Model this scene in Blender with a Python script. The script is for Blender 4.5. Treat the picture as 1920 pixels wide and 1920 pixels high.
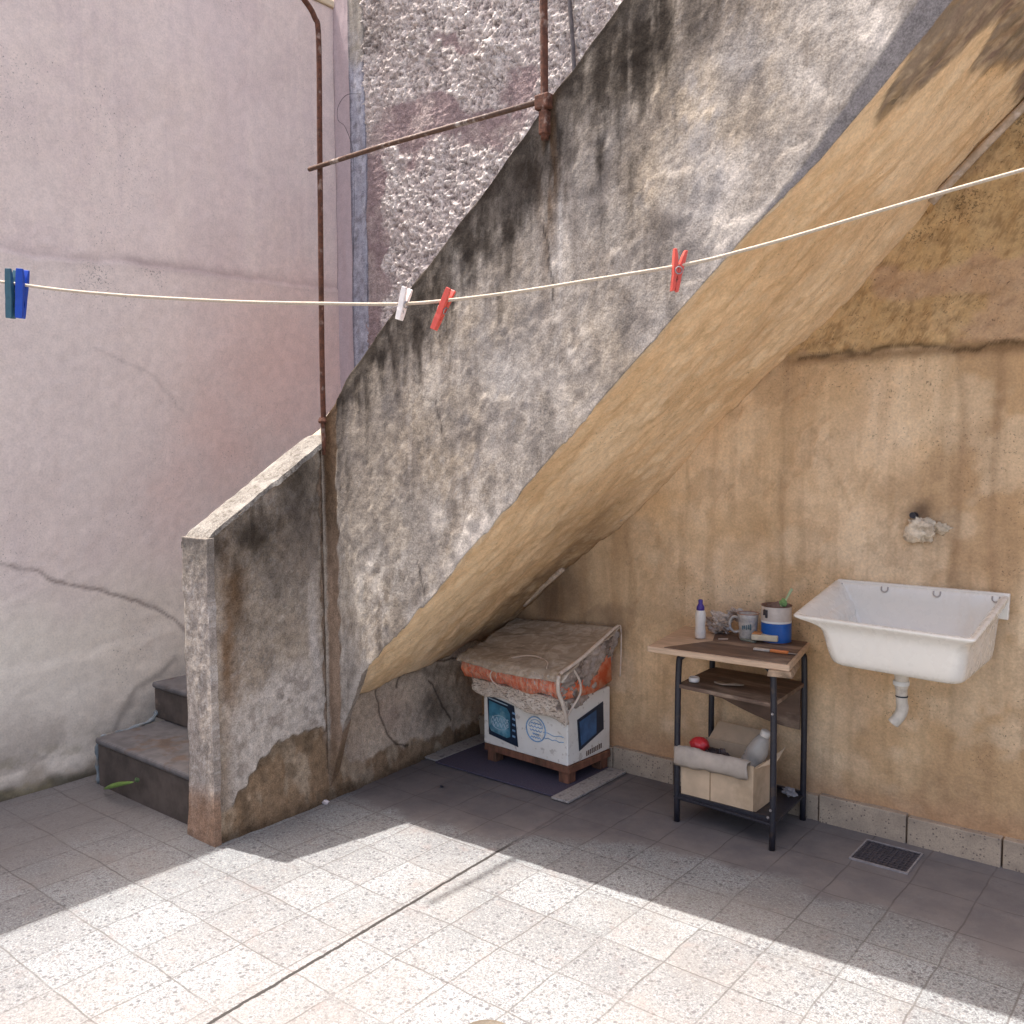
import bpy, bmesh, math, random
import numpy as np
from mathutils import Vector, Matrix
for o in list(bpy.data.objects): bpy.data.objects.remove(o)
SC = bpy.context.scene; COL = SC.collection
R_ = math.radians
# ------------------------------------------------------------------ camera
F_PX, YAW, PITCH, ROLL, H = 1715.28, 0.678060, 0.0711109, -0.00589824, 1.55
cy, sy, cp, sp = math.cos(YAW), math.sin(YAW), math.cos(PITCH), math.sin(PITCH)
FW = np.array([-sy*cp, cy*cp, -sp]); RT = np.array([cy, sy, 0.]); UP = np.cross(RT, FW)
_c, _s = math.cos(ROLL), math.sin(ROLL); RT, UP = _c*RT+_s*UP, -_s*RT+_c*UP
CAM = np.array([0, 0, H])
cd = bpy.data.cameras.new('camera'); cam = bpy.data.objects.new('camera', cd); COL.objects.link(cam)
cam.matrix_world = Matrix(((RT[0], UP[0], -FW[0], 0), (RT[1], UP[1], -FW[1], 0), (RT[2], UP[2], -FW[2], H), (0, 0, 0, 1)))
cd.sensor_width = 36; cd.lens = F_PX/1920*36; cd.clip_start = .05; cd.clip_end = 300
SC.camera = cam
# ------------------------------------------------------------------ light
SDX, SDY = .292, .060                        # sunlight travels (SDX, SDY, -1)
sun_dir = Vector((SDX, SDY, -1)).normalized()
w = bpy.data.worlds.new('World'); SC.world = w; w.use_nodes = True
nt = w.node_tree; bg = nt.nodes['Background']; sky = nt.nodes.new('ShaderNodeTexSky'); sky.sky_type = 'NISHITA'
sky.sun_disc = False; sky.sun_elevation = math.asin(-sun_dir.z)
sky.sun_rotation = math.atan2(-sun_dir.x, -sun_dir.y); sky.dust_density = 7.0; sky.air_density = .8; sky.ozone_density = .3
nt.links.new(sky.outputs[0], bg.inputs[0]); bg.inputs[1].default_value = .15
sd = bpy.data.lights.new('sun', 'SUN'); sd.energy = 3.4; sd.angle = R_(.6); sd.color = (1, .965, .92)
sun = bpy.data.objects.new('sun', sd); COL.objects.link(sun)
sun.rotation_euler = sun_dir.to_track_quat('-Z', 'Y').to_euler()
SC.view_settings.view_transform = 'Standard'; SC.view_settings.look = 'None'
SC.view_settings.exposure = 1.45; SC.view_settings.gamma = 1
SC.cycles.max_bounces = 10; SC.cycles.diffuse_bounces = 6

# ------------------------------------------------------------------ measuring helpers (photo measurement -> real plane)
def ray(u, v): return FW*F_PX+RT*(u-960)-UP*(v-960)
def at(u, v, ax, val):
    d = ray(u, v); t = (val-CAM[ax])/d[ax]; return CAM+d*t
def lin(r, g, b):
    return np.array([((c/255+.055)/1.055)**2.4 if c > 10 else c/255/12.92 for c in (r, g, b)])
# ------------------------------------------------------------------ numpy noise
_rng = np.random.RandomState(7); _tab = _rng.rand(256, 256)*2-1
def vn(x, y):
    xi = np.floor(x).astype(int); yi = np.floor(y).astype(int); fx = x-xi; fy = y-yi
    fx = fx*fx*fx*(fx*(fx*6-15)+10); fy = fy*fy*fy*(fy*(fy*6-15)+10)
    a = _tab[yi % 256, xi % 256]; b = _tab[yi % 256, (xi+1) % 256]; c = _tab[(yi+1) % 256, xi % 256]; d = _tab[(yi+1) % 256, (xi+1) % 256]
    return (a*(1-fx)+b*fx)*(1-fy)+(c*(1-fx)+d*fx)*fy
def fbm(x, y, o=4, seed=0, g=.5):
    s = 0; a = 1; n = 0; x = x+seed*17.31; y = y+seed*9.77
    for i in range(o):
        s = s+a*vn(x, y); n += a; a *= g; x = x*2.03+5.3; y = y*2.03+3.1
    return s/n*1.7
def sst(a, b, x):
    t = np.clip((x-a)/(b-a), 0, 1); return t*t*(3-2*t)
def mix(c, m, col):
    m = np.clip(m, 0, 1)[..., None]; return c*(1-m)+np.asarray(col)*m
# ------------------------------------------------------------------ scene helpers
def link(name, me, parent=None, mat=None):
    o = bpy.data.objects.new(name, me); COL.objects.link(o)
    if mat: me.materials.append(mat)
    if parent: o.parent = parent; o.matrix_parent_inverse = Matrix.Translation(-Vector(parent.location)) if parent.location.length else Matrix()
    return o
def tag(o, label=None, cat=None, group=None, kind=None):
    for k, v in (('label', label), ('category', cat), ('group', group), ('kind', kind)):
        if v: o[k] = v
    return o
def thing(name, loc, label, cat, group=None):
    o = bpy.data.objects.new(name, None); COL.objects.link(o); o.location = loc; o.empty_display_size = .05
    return tag(o, label, cat, group)
def part(name, bm, mat, parent=None, smooth=False, bevel=0, seg=2, ang=40):
    """link a bmesh (built in world coordinates) as one object; keeps world position under its parent"""
    bmesh.ops.recalc_face_normals(bm, faces=bm.faces)
    me = bpy.data.meshes.new(name); bm.to_mesh(me); bm.free()
    if smooth:
        for p in me.polygons: p.use_smooth = True
    o = link(name, me, parent, mat)
    if bevel:
        m = o.modifiers.new('bevel', 'BEVEL'); m.width = bevel; m.segments = seg; m.limit_method = 'ANGLE'; m.angle_limit = R_(35)
    return o
def B(): return bmesh.new()
def box(bm, x0, x1, y0, y1, z0, z1, M=None):
    vs = [bm.verts.new(Vector(p)) for p in ((x0,y0,z0),(x1,y0,z0),(x1,y1,z0),(x0,y1,z0),(x0,y0,z1),(x1,y0,z1),(x1,y1,z1),(x0,y1,z1))]
    if M:
        for v in vs: v.co = M @ v.co
    for f in ((0,3,2,1),(4,5,6,7),(0,1,5,4),(1,2,6,5),(2,3,7,6),(3,0,4,7)): bm.faces.new([vs[i] for i in f])
    return bm
def prism(bm, bottom, top):
    a = [bm.verts.new(Vector(p)) for p in bottom]; b = [bm.verts.new(Vector(p)) for p in top]; n = len(a)
    bm.faces.new(a[::-1]); bm.faces.new(b)
    for i in range(n): bm.faces.new((a[i], a[(i+1) % n], b[(i+1) % n], b[i]))
    return bm
def loft(bm, rings, cap0=True, cap1=True):
    R = [[bm.verts.new(Vector(p)) for p in r] for r in rings]; n = len(R[0])
    for a, b in zip(R, R[1:]):
        for i in range(n): bm.faces.new((a[i], a[(i+1) % n], b[(i+1) % n], b[i]))
    if cap0: bm.faces.new(R[0][::-1])
    if cap1: bm.faces.new(R[-1])
    return bm
def tube(bm, pts, r, n=10, caps=True):
    pts = [Vector(p) for p in pts]; rs = r if isinstance(r, (list, tuple)) else [r]*len(pts); rings = []
    t = (pts[1]-pts[0]).normalized(); up = Vector((0, 0, 1)) if abs(t.z) < .9 else Vector((1, 0, 0)); a = t.cross(up).normalized()
    for i, p in enumerate(pts):
        t = (pts[min(i+1, len(pts)-1)]-pts[max(i-1, 0)]).normalized()
        a = (a-t*a.dot(t)).normalized(); b = t.cross(a)
        rings.append([p+rs[i]*(a*math.cos(2*math.pi*k/n)+b*math.sin(2*math.pi*k/n)) for k in range(n)])
    return loft(bm, rings, caps, caps)
def lathe(bm, prof, c, n=24, cap0=True, cap1=True, M=None):
    rings = []
    for r, z in prof:
        ring = [Vector((r*math.cos(2*math.pi*k/n), r*math.sin(2*math.pi*k/n), z)) for k in range(n)]
        if M: ring = [M @ p for p in ring]
        rings.append([p+Vector(c) for p in ring])
    return loft(bm, rings, cap0, cap1)
def arc(pts, n=6):
    """Catmull-Rom through points"""
    P = [Vector(p) for p in pts]; P = [P[0]*2-P[1]]+P+[P[-1]*2-P[-2]]; out = []
    for i in range(1, len(P)-2):
        for k in range(n):
            t = k/n; a, b, c, d = P[i-1:i+3]
            out.append(.5*((2*b)+(c-a)*t+(2*a-5*b+4*c-d)*t*t+(3*b-a-3*c+d)*t**3))
    out.append(P[-2]); return out
def grid(name, P, C, mat, parent, skirt=None, extra=None, A=None):
    """height-field sheet with a colour per vertex; skirt = vector that gives it a body; extra = bmesh joined behind it"""
    nv, nu = P.shape[:2]; V = P.reshape(-1, 3); K = C.reshape(-1, 3)
    idx = np.arange(nv*nu).reshape(nv, nu)
    Fc = np.stack([idx[:-1, :-1], idx[:-1, 1:], idx[1:, 1:], idx[1:, :-1]], -1).reshape(-1, 4)
    if skirt is not None:
        loop = np.concatenate([idx[0, :], idx[1:, -1], idx[-1, -2::-1], idx[-2:0:-1, 0]])
        n0 = len(V); V = np.concatenate([V, V[loop]+np.array(skirt)]); K = np.concatenate([K, K[loop]])
        j = np.arange(len(loop)); k = (j+1) % len(loop)
        Fc = np.concatenate([Fc, np.stack([loop[j], n0+j, n0+k, loop[k]], -1)])
    faces = Fc; ev = []; ef = []
    if extra is not None:
        bmesh.ops.recalc_face_normals(extra, faces=extra.faces)
        extra.verts.index_update(); n0 = len(V); ev = [list(v.co) for v in extra.verts]; ef = [[n0+v.index for v in f.verts] for f in extra.faces]; extra.free()
        V = np.concatenate([V, np.array(ev)]); K = np.concatenate([K, np.repeat(K.mean(0)[None], len(ev), 0)])
    me = bpy.data.meshes.new(name)
    allf = faces.tolist()+ef
    me.from_pydata(V.tolist(), [], allf)
    at_ = me.color_attributes.new('Col', 'FLOAT_COLOR', 'POINT')
    al = np.zeros(len(K)); 
    if A is not None: al[:nv*nu] = np.clip(A, 0, 1).ravel()
    at_.data.foreach_set('color', np.concatenate([K, al[:, None]], 1).astype(np.float32).ravel())
    sm = np.zeros(len(allf), bool); sm[:(nv-1)*(nu-1)] = True; me.polygons.foreach_set('use_smooth', sm)
    me.update()
    return link(name, me, parent, mat)
# ------------------------------------------------------------------ node helpers
class NT:
    def __init__(s, name):
        s.m = bpy.data.materials.new(name); s.m.use_nodes = True; s.t = s.m.node_tree; s.b = s.t.nodes['Principled BSDF']
        s.co = s.t.nodes.new('ShaderNodeTexCoord').outputs['Object']
    def n(s, typ, **kw):
        nd = s.t.nodes.new(typ)
        for k, v in kw.items():
            if k[0] == '_': setattr(nd, k[1:], v)
            else:
                i = nd.inputs[int(k[1:])] if k[0] == 'i' and k[1:].isdigit() else nd.inputs[k]
                s.set(i, v)
        return nd
    def set(s, i, v):
        if isinstance(v, bpy.types.NodeSocket): s.t.links.new(v, i)
        elif isinstance(v, (tuple, list, np.ndarray)):
            v = list(v)
            i.default_value = v+[1] if len(v) == 3 and i.type == 'RGBA' else v
        else: i.default_value = v
    def math(s, op, a, b=0., c=0., clamp=False):
        return s.n('ShaderNodeMath', _operation=op, _use_clamp=clamp, i0=a, i1=b, i2=c).outputs[0]
    def noise(s, scale, detail=4, rough=.55, vec=None, dist=0.):
        return s.n('ShaderNodeTexNoise', Vector=vec or s.co, Scale=scale, Detail=detail, Roughness=rough, Distortion=dist).outputs['Fac']
    def vor(s, scale, vec=None, out='Distance', **k):
        return s.n('ShaderNodeTexVoronoi', Vector=vec or s.co, Scale=scale, **k).outputs[out]
    def mp(s, x, a, b, c=0., d=1.):
        return s.n('ShaderNodeMapRange', _interpolation_type='SMOOTHSTEP', i0=x, i1=a, i2=b, i3=c, i4=d).outputs[0]
    def mixc(s, f, a, b, blend='MIX'):
        nd = s.t.nodes.new('ShaderNodeMix'); nd.data_type = 'RGBA'; nd.blend_type = blend
        s.set(nd.inputs[0], f); s.set(nd.inputs[6], a); s.set(nd.inputs[7], b); return nd.outputs[2]
    def scale(s, v):
        return s.n('ShaderNodeMapping', Vector=s.co, Scale=v).outputs[0]
    def bump(s, h, strength=.3, dist=.01, prev=None):
        nd = s.n('ShaderNodeBump', Strength=strength, Distance=dist, Height=h)
        if prev: s.set(nd.inputs['Normal'], prev)
        return nd.outputs[0]
    def out(s, color, rough=.8, normal=None, **kw):
        s.set(s.b.inputs['Base Color'], color); s.set(s.b.inputs['Roughness'], rough)
        if normal: s.set(s.b.inputs['Normal'], normal)
        for k, v in kw.items(): s.set(s.b.inputs[k.replace('_', ' ')], v)
        return s.m
def plaster(name, grain=.22, gscale=140, bump=.35, bscale=90, dist=.004, pits=0., coarse=0.):
    s = NT(name); at_ = s.n('ShaderNodeAttribute', _attribute_name='Col'); c = at_.outputs['Color']; al = at_.outputs['Alpha']
    th = s.math('SUBTRACT', .66, s.math('MULTIPLY', al, .13)); pk = s.math('MULTIPLY', s.mp(s.math('SUBTRACT', s.noise(95, 4, .7), th), 0, .05), s.mp(al, 0, .15))
    c = s.mixc(s.math('MULTIPLY', pk, .75), c, s.mixc(.75, c, (.03, .02, .016)))
    g = s.noise(gscale, 5, .65); g2 = s.noise(gscale*.18, 4, .6)
    f = s.math('ADD', s.mp(g, .25, .75, 1-grain, 1+grain), s.mp(g2, .3, .7, -grain*.5, grain*.5))
    if pits:
        p = s.math('MULTIPLY', s.mp(s.vor(55), .10, .22, 1, 0), s.mp(s.noise(9, 3), .5, .66, 0, 1)); f = s.math('SUBTRACT', f, s.math('MULTIPLY', p, pits))
    col = s.mixc(1, c, s.n('ShaderNodeCombineColor', i0=f, i1=f, i2=f).outputs[0], 'MULTIPLY')
    nrm = s.bump(s.noise(bscale, 6, .65), bump, dist)
    if coarse: nrm = s.bump(s.noise(22, 5, .6, dist=.6), coarse, .02, nrm)
    return s.out(col, .97, nrm, Specular_IOR_Level=.08)
def simple(name, c, var=.15, scale=30, rough=.6, bump=.1, c2=None, amt=.5, metallic=0, stretch=None, **kw):
    s = NT(name); v = s.scale(stretch) if stretch else s.co
    f = s.mp(s.noise(scale, 5, .6, v), .3, .7, 1-var, 1+var)
    base = c if c2 is None else s.mixc(s.mp(s.noise(scale*.35, 6, .65, v), .5+.25*(.5-amt), .62+.25*(.5-amt)), c, c2)
    col = s.mixc(1, base, s.n('ShaderNodeCombineColor', i0=f, i1=f, i2=f).outputs[0], 'MULTIPLY')
    return s.out(col, rough, s.bump(s.noise(scale*2.5, 4, .6, v), bump, .003), Metallic=metallic, **kw)

M_PL = plaster('weathered_plaster', .34, 170, .6, 90, .004, .25)
M_PINK = plaster('painted_wall', .10, 120, .35, 60, .004, .16)
M_OCH = plaster('ochre_plaster', .13, 110, .6, 55, .006, .06, .10)
M_ROUGH = plaster('rough_render', .34, 150, 1., 120, .008, .3, .5)
M_RUST = simple('rusty_steel', (.10, .035, .018), .4, 60, .85, .5, c2=(.22, .15, .12), amt=.35)
M_IRON = simple('dark_painted_steel', (.018, .018, .026), .25, 60, .45, .1, c2=(.05, .035, .03), amt=.25)
M_CREAM = simple('cream_wall', (.72, .62, .44), .06, 3, .9, .1)

# ------------------------------------------------------------------ constants of the place
XP, XB, YB, YW = -4.25, -3.115, 2.56, 3.69
def zt(x):  # top of upper parapet
    return np.interp(x, [-3.12, -3.10, -3.02, -2.942, -2.59, -2.202, -1.89, -1.596, .6], [1.655, 1.664, 1.735, 1.83, 2.139, 2.449, 2.713, 2.955, 4.80])
def zb(x):  # bottom edge of upper parapet
    return np.interp(x, [-3.30, -3.142, -3.015, -2.875, -2.137, -1.653, -1.174, -.971, -.815, -.70, .6], [.25, .372, .480, .607, 1.284, 1.728, 2.165, 2.345, 2.51, 2.64, 3.90])
def zc(x):  # soffit line on the back wall
    return np.interp(x, [-3.356, -2.976, -2.666, -2.322, -1.519, -1.24, -.917, -.663, .6], [.371, .68, .944, 1.213, 1.891, 2.134, 2.478, 2.726, 3.97])
def blobs(S, T, ax, val, L, seed, warp=.05, wsc=9, sharp=1.):
    """sum of soft irregular patches; L = (u, v, ru, rv, weight) measured in the photo and laid on the plane"""
    i, j = [k for k in range(3) if k != ax]
    s_ = S+warp*fbm(S*wsc, T*wsc, 4, seed); t_ = T+warp*1.3*fbm(S*wsc, T*wsc, 4, seed+1)
    m = np.zeros_like(S)
    for u, v, ru, rv, wt in L:
        c = at(u, v, ax, val); a = at(u+ru, v, ax, val); b = at(u, v+rv, ax, val)
        rs = max(abs(a[i]-c[i]), .01); rt = max(abs(b[j]-c[j]), .01)
        # shear of the row direction on this plane
        sl = (a[j]-c[j])/(a[i]-c[i]) if abs(a[i]-c[i]) > 1e-6 else 0
        ds = (s_-c[i])/rs; dt = (t_-c[j]-sl*(s_-c[i]))/rt
        m = np.maximum(m, wt*np.exp(-(ds*ds+dt*dt)**sharp))
    return m
def pline(S, T, ax, val, pts, width, seed, warp=.012):
    """distance mask to a measured polyline (cracks)"""
    i, j = [k for k in range(3) if k != ax]
    P = [at(u, v, ax, val)[[i, j]] for u, v in pts]
    s_ = S+warp*fbm(S*14, T*14, 4, seed); t_ = T+warp*fbm(S*14, T*14, 4, seed+3); d = np.full_like(S, 9.)
    for a, b in zip(P, P[1:]):
        e = b-a; q = np.clip(((s_-a[0])*e[0]+(t_-a[1])*e[1])/(e@e), 0, 1)
        d = np.minimum(d, np.hypot(s_-a[0]-q*e[0], t_-a[1]-q*e[1]))
    return np.exp(-(d/width)**2)

# ================================================================== FLOOR
def build_floor():
    s = NT('terrazzo_tiles'); sx = s.n('ShaderNodeSeparateXYZ', Vector=s.co); X, Y = sx.outputs[0], sx.outputs[1]
    PX, PY, X0, Y0 = .2178, .2425, -.664, 2.835
    wob = s.math('MULTIPLY', s.math('SUBTRACT', s.noise(5, 2), .5), .022)
    gx = s.math('DIVIDE', s.math('SUBTRACT', s.math('ADD', X, wob), X0), PX); gy = s.math('DIVIDE', s.math('SUBTRACT', s.math('ADD', Y, wob), Y0), PY)
    def joint(g, per):
        f = s.math('ABSOLUTE', s.math('SUBTRACT', s.math('FRACT', g), .5)); return s.mp(s.math('MULTIPLY', s.math('SUBTRACT', .5, f), per), .0012, .0042, 1, 0)
    jn = s.math('MAXIMUM', joint(gx, PX), joint(gy, PY))
    jn = s.math('MULTIPLY', jn, s.mp(s.noise(3.5, 4), .32, .55, .5, 1))
    wv = s.n('ShaderNodeCombineXYZ', i0=s.math('FLOOR', gx), i1=s.math('FLOOR', gy), i2=0.).outputs[0]
    wn = s.n('ShaderNodeTexWhiteNoise', Vector=wv); tv = wn.outputs['Value']; tc = wn.outputs['Color']
    # wide expansion joint
    ej = s.math('ABSOLUTE', s.math('SUBTRACT', s.math('ADD', X, s.math('MULTIPLY', s.math('SUBTRACT', s.noise(14, 3), .5), .012)), s.math('ADD', -2.141, s.math('MULTIPLY', s.math('SUBTRACT', Y, 1.484), -.046))))
    ejm = s.math('MULTIPLY', s.mp(s.math('ADD', ej, s.math('MULTIPLY', s.math('SUBTRACT', s.noise(60, 3), .5), .006)), .0045, .0085, 1, 0), s.mp(Y, 2.55, 2.85, 1., .25))
    # grey cement film close to the back wall
    edge = s.math('ADD', 3.06, s.mp(X, -2.5, -1.6, -.42, 0.)); edge = s.math('ADD', edge, s.mp(X, -.9, -.3, 0., -.12))
    film = s.mp(s.math('ADD', s.math('SUBTRACT', Y, edge), s.math('MULTIPLY', s.math('SUBTRACT', s.noise(4, 5, .6), .5), .45)), -.05, .06)
    film = s.math('MULTIPLY', film, s.mp(X, -3.25, -3.1))
    film = s.math('MULTIPLY', film, s.mp(s.noise(9, 5), .25, .45, .75, 1))
    # chips
    v1 = s.n('ShaderNodeTexVoronoi', Vector=s.co, Scale=95.); r1 = s.n('ShaderNodeSeparateColor', i0=v1.outputs['Color'])
    sz = s.math('MULTIPLY_ADD', r1.outputs[1], .34, .12)
    dk = s.math('MULTIPLY', s.math('LESS_THAN', v1.outputs['Distance'], sz), s.mp(r1.outputs[0], .40, .50, 0, 1))
    v2 = s.n('ShaderNodeTexVoronoi', Vector=s.co, Scale=165.); r2 = s.n('ShaderNodeSeparateColor', i0=v2.outputs['Color'])
    dk2 = s.math('MULTIPLY', s.math('LESS_THAN', v2.outputs['Distance'], .42), s.mp(r2.outputs[0], .34, .42, 0, 1))
    v3 = s.n('ShaderNodeTexVoronoi', Vector=s.co, Scale=48.); r3 = s.n('ShaderNodeSeparateColor', i0=v3.outputs['Color'])
    dk3 = s.math('MULTIPLY', s.math('LESS_THAN', v3.outputs['Distance'], .30), s.mp(r3.outputs[0], .62, .66, 0, 1))
    base = s.mixc(s.mp(s.noise(2.2, 4), .38, .62), (.262, .275, .278), (.195, .203, .206))
    base = s.mixc(s.mp(tv, .45, .75, 0, .30), base, (.165, .15, .15)); base = s.mixc(s.mp(tv, .35, .05, 0, .35), base, (.34, .355, .36))
    base = s.mixc(s.mp(s.noise(330, 2), .42, .60, 0, .6), base, (.13, .128, .126))
    base = s.mixc(s.mp(s.noise(120, 3), .50, .68, 0, .45), base, (.38, .385, .385))
    base = s.mixc(s.mp(s.noise(150, 2, .6), .55, .62, 0, .8), base, (.105, .10, .10)); base = s.mixc(s.mp(s.noise(85, 2, .6), .60, .65, 0, .8), base, (.09, .085, .09))
    grey = s.mixc(r1.outputs[2], (.10, .10, .105), (.28, .265, .25))
    c = s.mixc(s.math('MULTIPLY', dk2, .72), base, (.115, .11, .11)); c = s.mixc(s.math('MULTIPLY', dk, .85), c, grey); c = s.mixc(s.math('MULTIPLY', dk3, .85), c, (.085, .08, .085))
    jw = s.math('MAXIMUM', s.mp(s.math('ABSOLUTE', s.math('SUBTRACT', s.math('FRACT', gx), .5)), .40, .5), s.mp(s.math('ABSOLUTE', s.math('SUBTRACT', s.math('FRACT', gy), .5)), .40, .5))
    c = s.mixc(s.math('MULTIPLY', jw, s.mp(s.noise(4.5, 5, .65), .50, .66, 0, .4)), c, (.17, .15, .145))
    c = s.mixc(s.mp(s.noise(1.3, 5, .65), .45, .66, 0, .4), c, (.21, .185, .165)); c = s.mixc(s.mp(s.noise(11, 5, .65), .55, .7, 0, .3), c, (.20, .15, .135))
    fc = s.mixc(s.mp(s.noise(6, 5, .6), .35, .65), (.175, .155, .148), (.125, .113, .115)); fc = s.mixc(s.mp(s.noise(220, 3), .3, .7, 0, .4), fc, (.15, .13, .125))
    c = s.mixc(s.math('MULTIPLY', film, .93), c, fc)
    # dirt and painted-in shade against the left wall and steps
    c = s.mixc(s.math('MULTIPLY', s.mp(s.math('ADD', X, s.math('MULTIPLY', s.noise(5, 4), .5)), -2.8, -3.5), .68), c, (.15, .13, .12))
    c = s.mixc(s.math('MULTIPLY', jn, s.mp(film, 0, 1, .72, .75)), c, (.085, .075, .07))
    halo = s.math('MULTIPLY', s.mp(ej, .008, .045, 1, 0), s.mp(s.noise(7, 4), .42, .62, 0, .22)); c = s.mixc(halo, c, (.30, .25, .235))
    c = s.mixc(ejm, c, (.028, .024, .022))
    hgt = s.math('SUBTRACT', s.math('MULTIPLY', s.noise(120, 4), .25), s.math('MAXIMUM', s.math('MULTIPLY', jn, .6), s.math('MULTIPLY', ejm, 2.)))
    tilt = s.n('ShaderNodeVectorMath', _operation='SCALE', i0=s.n('ShaderNodeVectorMath', _operation='SUBTRACT', i0=tc, i1=(.5, .5, .5)).outputs[0], Scale=.012).outputs[0]
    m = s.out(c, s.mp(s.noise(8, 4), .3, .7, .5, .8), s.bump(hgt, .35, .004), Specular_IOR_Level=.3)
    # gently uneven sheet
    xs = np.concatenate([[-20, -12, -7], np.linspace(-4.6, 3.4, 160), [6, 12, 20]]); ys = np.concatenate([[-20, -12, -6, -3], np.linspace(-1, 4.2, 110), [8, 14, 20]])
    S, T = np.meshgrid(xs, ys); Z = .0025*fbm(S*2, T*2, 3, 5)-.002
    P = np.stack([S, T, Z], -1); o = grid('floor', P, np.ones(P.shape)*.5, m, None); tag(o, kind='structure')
build_floor()

# ================================================================== LEFT PINK WALL
def dense(a, b, step, ext0=None, ext1=None):
    d = np.arange(a, b+step*.5, step); pre = [] if ext0 is None else list(np.linspace(ext0, a, 8)[:-1]); post = [] if ext1 is None else list(np.linspace(b, ext1, 8)[1:])
    return np.concatenate([pre, d, post])
pink = thing('courtyard_wall', (XP, 2, 0), 'tall faded pink wall on the left with a crack low down and a peeling line', 'wall')
def build_pink():
    ys = dense(.95, 3.70, .011, -4.5); zs = dense(-.02, 4.11, .011)
    S, T = np.meshgrid(ys, zs); C = np.ones(S.shape+(3,))
    K = 1.0
    C[:] = (.84, .705, .625)
    C = mix(C, sst(-.5, .6, fbm(S*1.1, T*.8, 4, 3))*.55, (.82, .70, .65))
    C = mix(C, sst(.1, .7, fbm(S*2.2, T*.5, 4, 9))*.35, (.70, .57, .55))
    C = mix(C, sst(.0, .6, fbm(S*5, T*4, 5, 4, .65))*.25, (.66, .53, .51)); C = mix(C, sst(.1, .6, fbm(S*9, T*2, 5, 6, .6))*.22, (.74, .63, .58))
    C = mix(C, sst(.25, .32, fbm(S*1.7, T*1.5, 6, 7, .6))*.18, (.66, .55, .51)); C = mix(C, sst(.1, .6, fbm(S*20, T*.9, 4, 8, .6))*.16, (.58, .47, .46))
    # line of the older lower coat
    top = at(0, 470, 0, XP), at(300, 500, 0, XP), at(640, 545, 0, XP)
    zl = np.interp(S, [p[1] for p in top], [p[2] for p in top])+.012*fbm(S*7, S*0, 4, 2)
    low = sst(-.006, .006, zl-T)
    C = mix(C, low*.5, (.80, .69, .61))
    C = mix(C, np.exp(-((T-zl-.012)/.03)**2)*(.25+.35*sst(-.2, .6, fbm(S*3, T*3, 3, 5))), (.33, .25, .245))
    pit = sst(.35, .62, fbm(S*55, T*46, 3, 31))*sst(-.1, .5, fbm(S*3, T*4, 3, 32))
    A_ = low*np.exp(-((zl-T-.03)/.22)**2)*sst(-.1, .6, fbm(S*3, T*4, 4, 32))*.9
    # salmon zone, beige lower zone
    sal = blobs(S, T, 0, XP, [(560, 680, 160, 170, 1.), (430, 820, 90, 120, .8), (330, 900, 60, 130, .5)], 41, .06, 5)
    C = mix(C, sal*.8, (.84, .58, .49))
    spk = blobs(S, T, 0, XP, [(430, 850, 110, 110, 1.), (300, 960, 120, 80, .8), (100, 960, 120, 70, .7), (470, 720, 60, 40, .7)], 52, .1, 6)
    A_ = np.maximum(A_, spk*.55*sst(-.4, .5, fbm(S*5, T*5, 4, 51))); A_ = np.maximum(A_, .35*sst(.2, .7, fbm(S*2, T*2, 4, 53))); C = mix(C, spk*.12, (.50, .33, .28))
    C = mix(C, sst(1.15, .55, T+.12*fbm(S*2.5, T*2, 4, 61))*.75, (.87, .79, .65))
    # grime towards the floor
    C = mix(C, sst(.17, .0, T+.09*fbm(S*6, T*6, 4, 62))*.8, (.26, .21, .15))
    C = mix(C, sst(.42, .10, T+.16*fbm(S*3, T*3, 4, 64)-(S-1.9)*.12)*.22, (.36, .28, .22))
    C = mix(C, sst(.15, .6, fbm(S*5, T*9, 4, 63))*sst(.45, .12, T)*.4, (.24, .19, .15))
    C = mix(C, sst(.07, .015, T+.03*fbm(S*9, T*9, 4, 65))*.85, (.10, .085, .055)); C = mix(C, sst(.1, .5, fbm(S*8, T*14, 5, 66, .65))*sst(.30, .05, T)*.5, (.30, .25, .15))
    cr = pline(S, T, 0, XP, [(0, 1055), (60, 1070), (130, 1098), (205, 1112), (260, 1125), (310, 1148), (352, 1185)], .0085, 71)*sst(-.9, -.2, fbm(S*7, T*7, 4, 78))
    cr2 = pline(S, T, 0, XP, [(180, 1440), (240, 1330), (262, 1290), (330, 1240)], .02, 74)
    C = mix(C, cr*.72, (.20, .15, .13)); C = mix(C, cr2*.45, (.10, .085, .08))
    hl = pline(S, T, 0, XP, [(180, 650), (290, 700), (350, 770)], .008, 77); C = mix(C, hl*.22, (.25, .19, .17))
    bulge = .014*sst(.55, .0, T+.05*fbm(S*3, T*3, 3, 81))+.006*sst(.05, -.05, T-.62+.08*fbm(S*2, T*2, 4, 83)) + .018*sst(.16, .0, T+.03*fbm(S*9, T*9, 3, 82))
    D = .005*fbm(S*2, T*2, 3, 1)+.0011*fbm(S*30, T*30, 3, 2)+.007*low-.002*cr+bulge-.0015*spk
    P = np.stack([XP-.03+D, S, T], -1)
    body = box(B(), XP-.28, XP-.06, -4.5, 3.9, -.02, 4.11)
    grid('painted_face', P, C, M_PINK, pink, (-.05, 0, 0), body, A_)
    bm = B()
    for a, b in ((0, 1), ):
        box(bm, XP-.30, XP-.012, -4.5, 3.68, 4.112, 4.15)
    part('coping', bm, M_CREAM, pink, bevel=.006)
build_pink()
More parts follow.
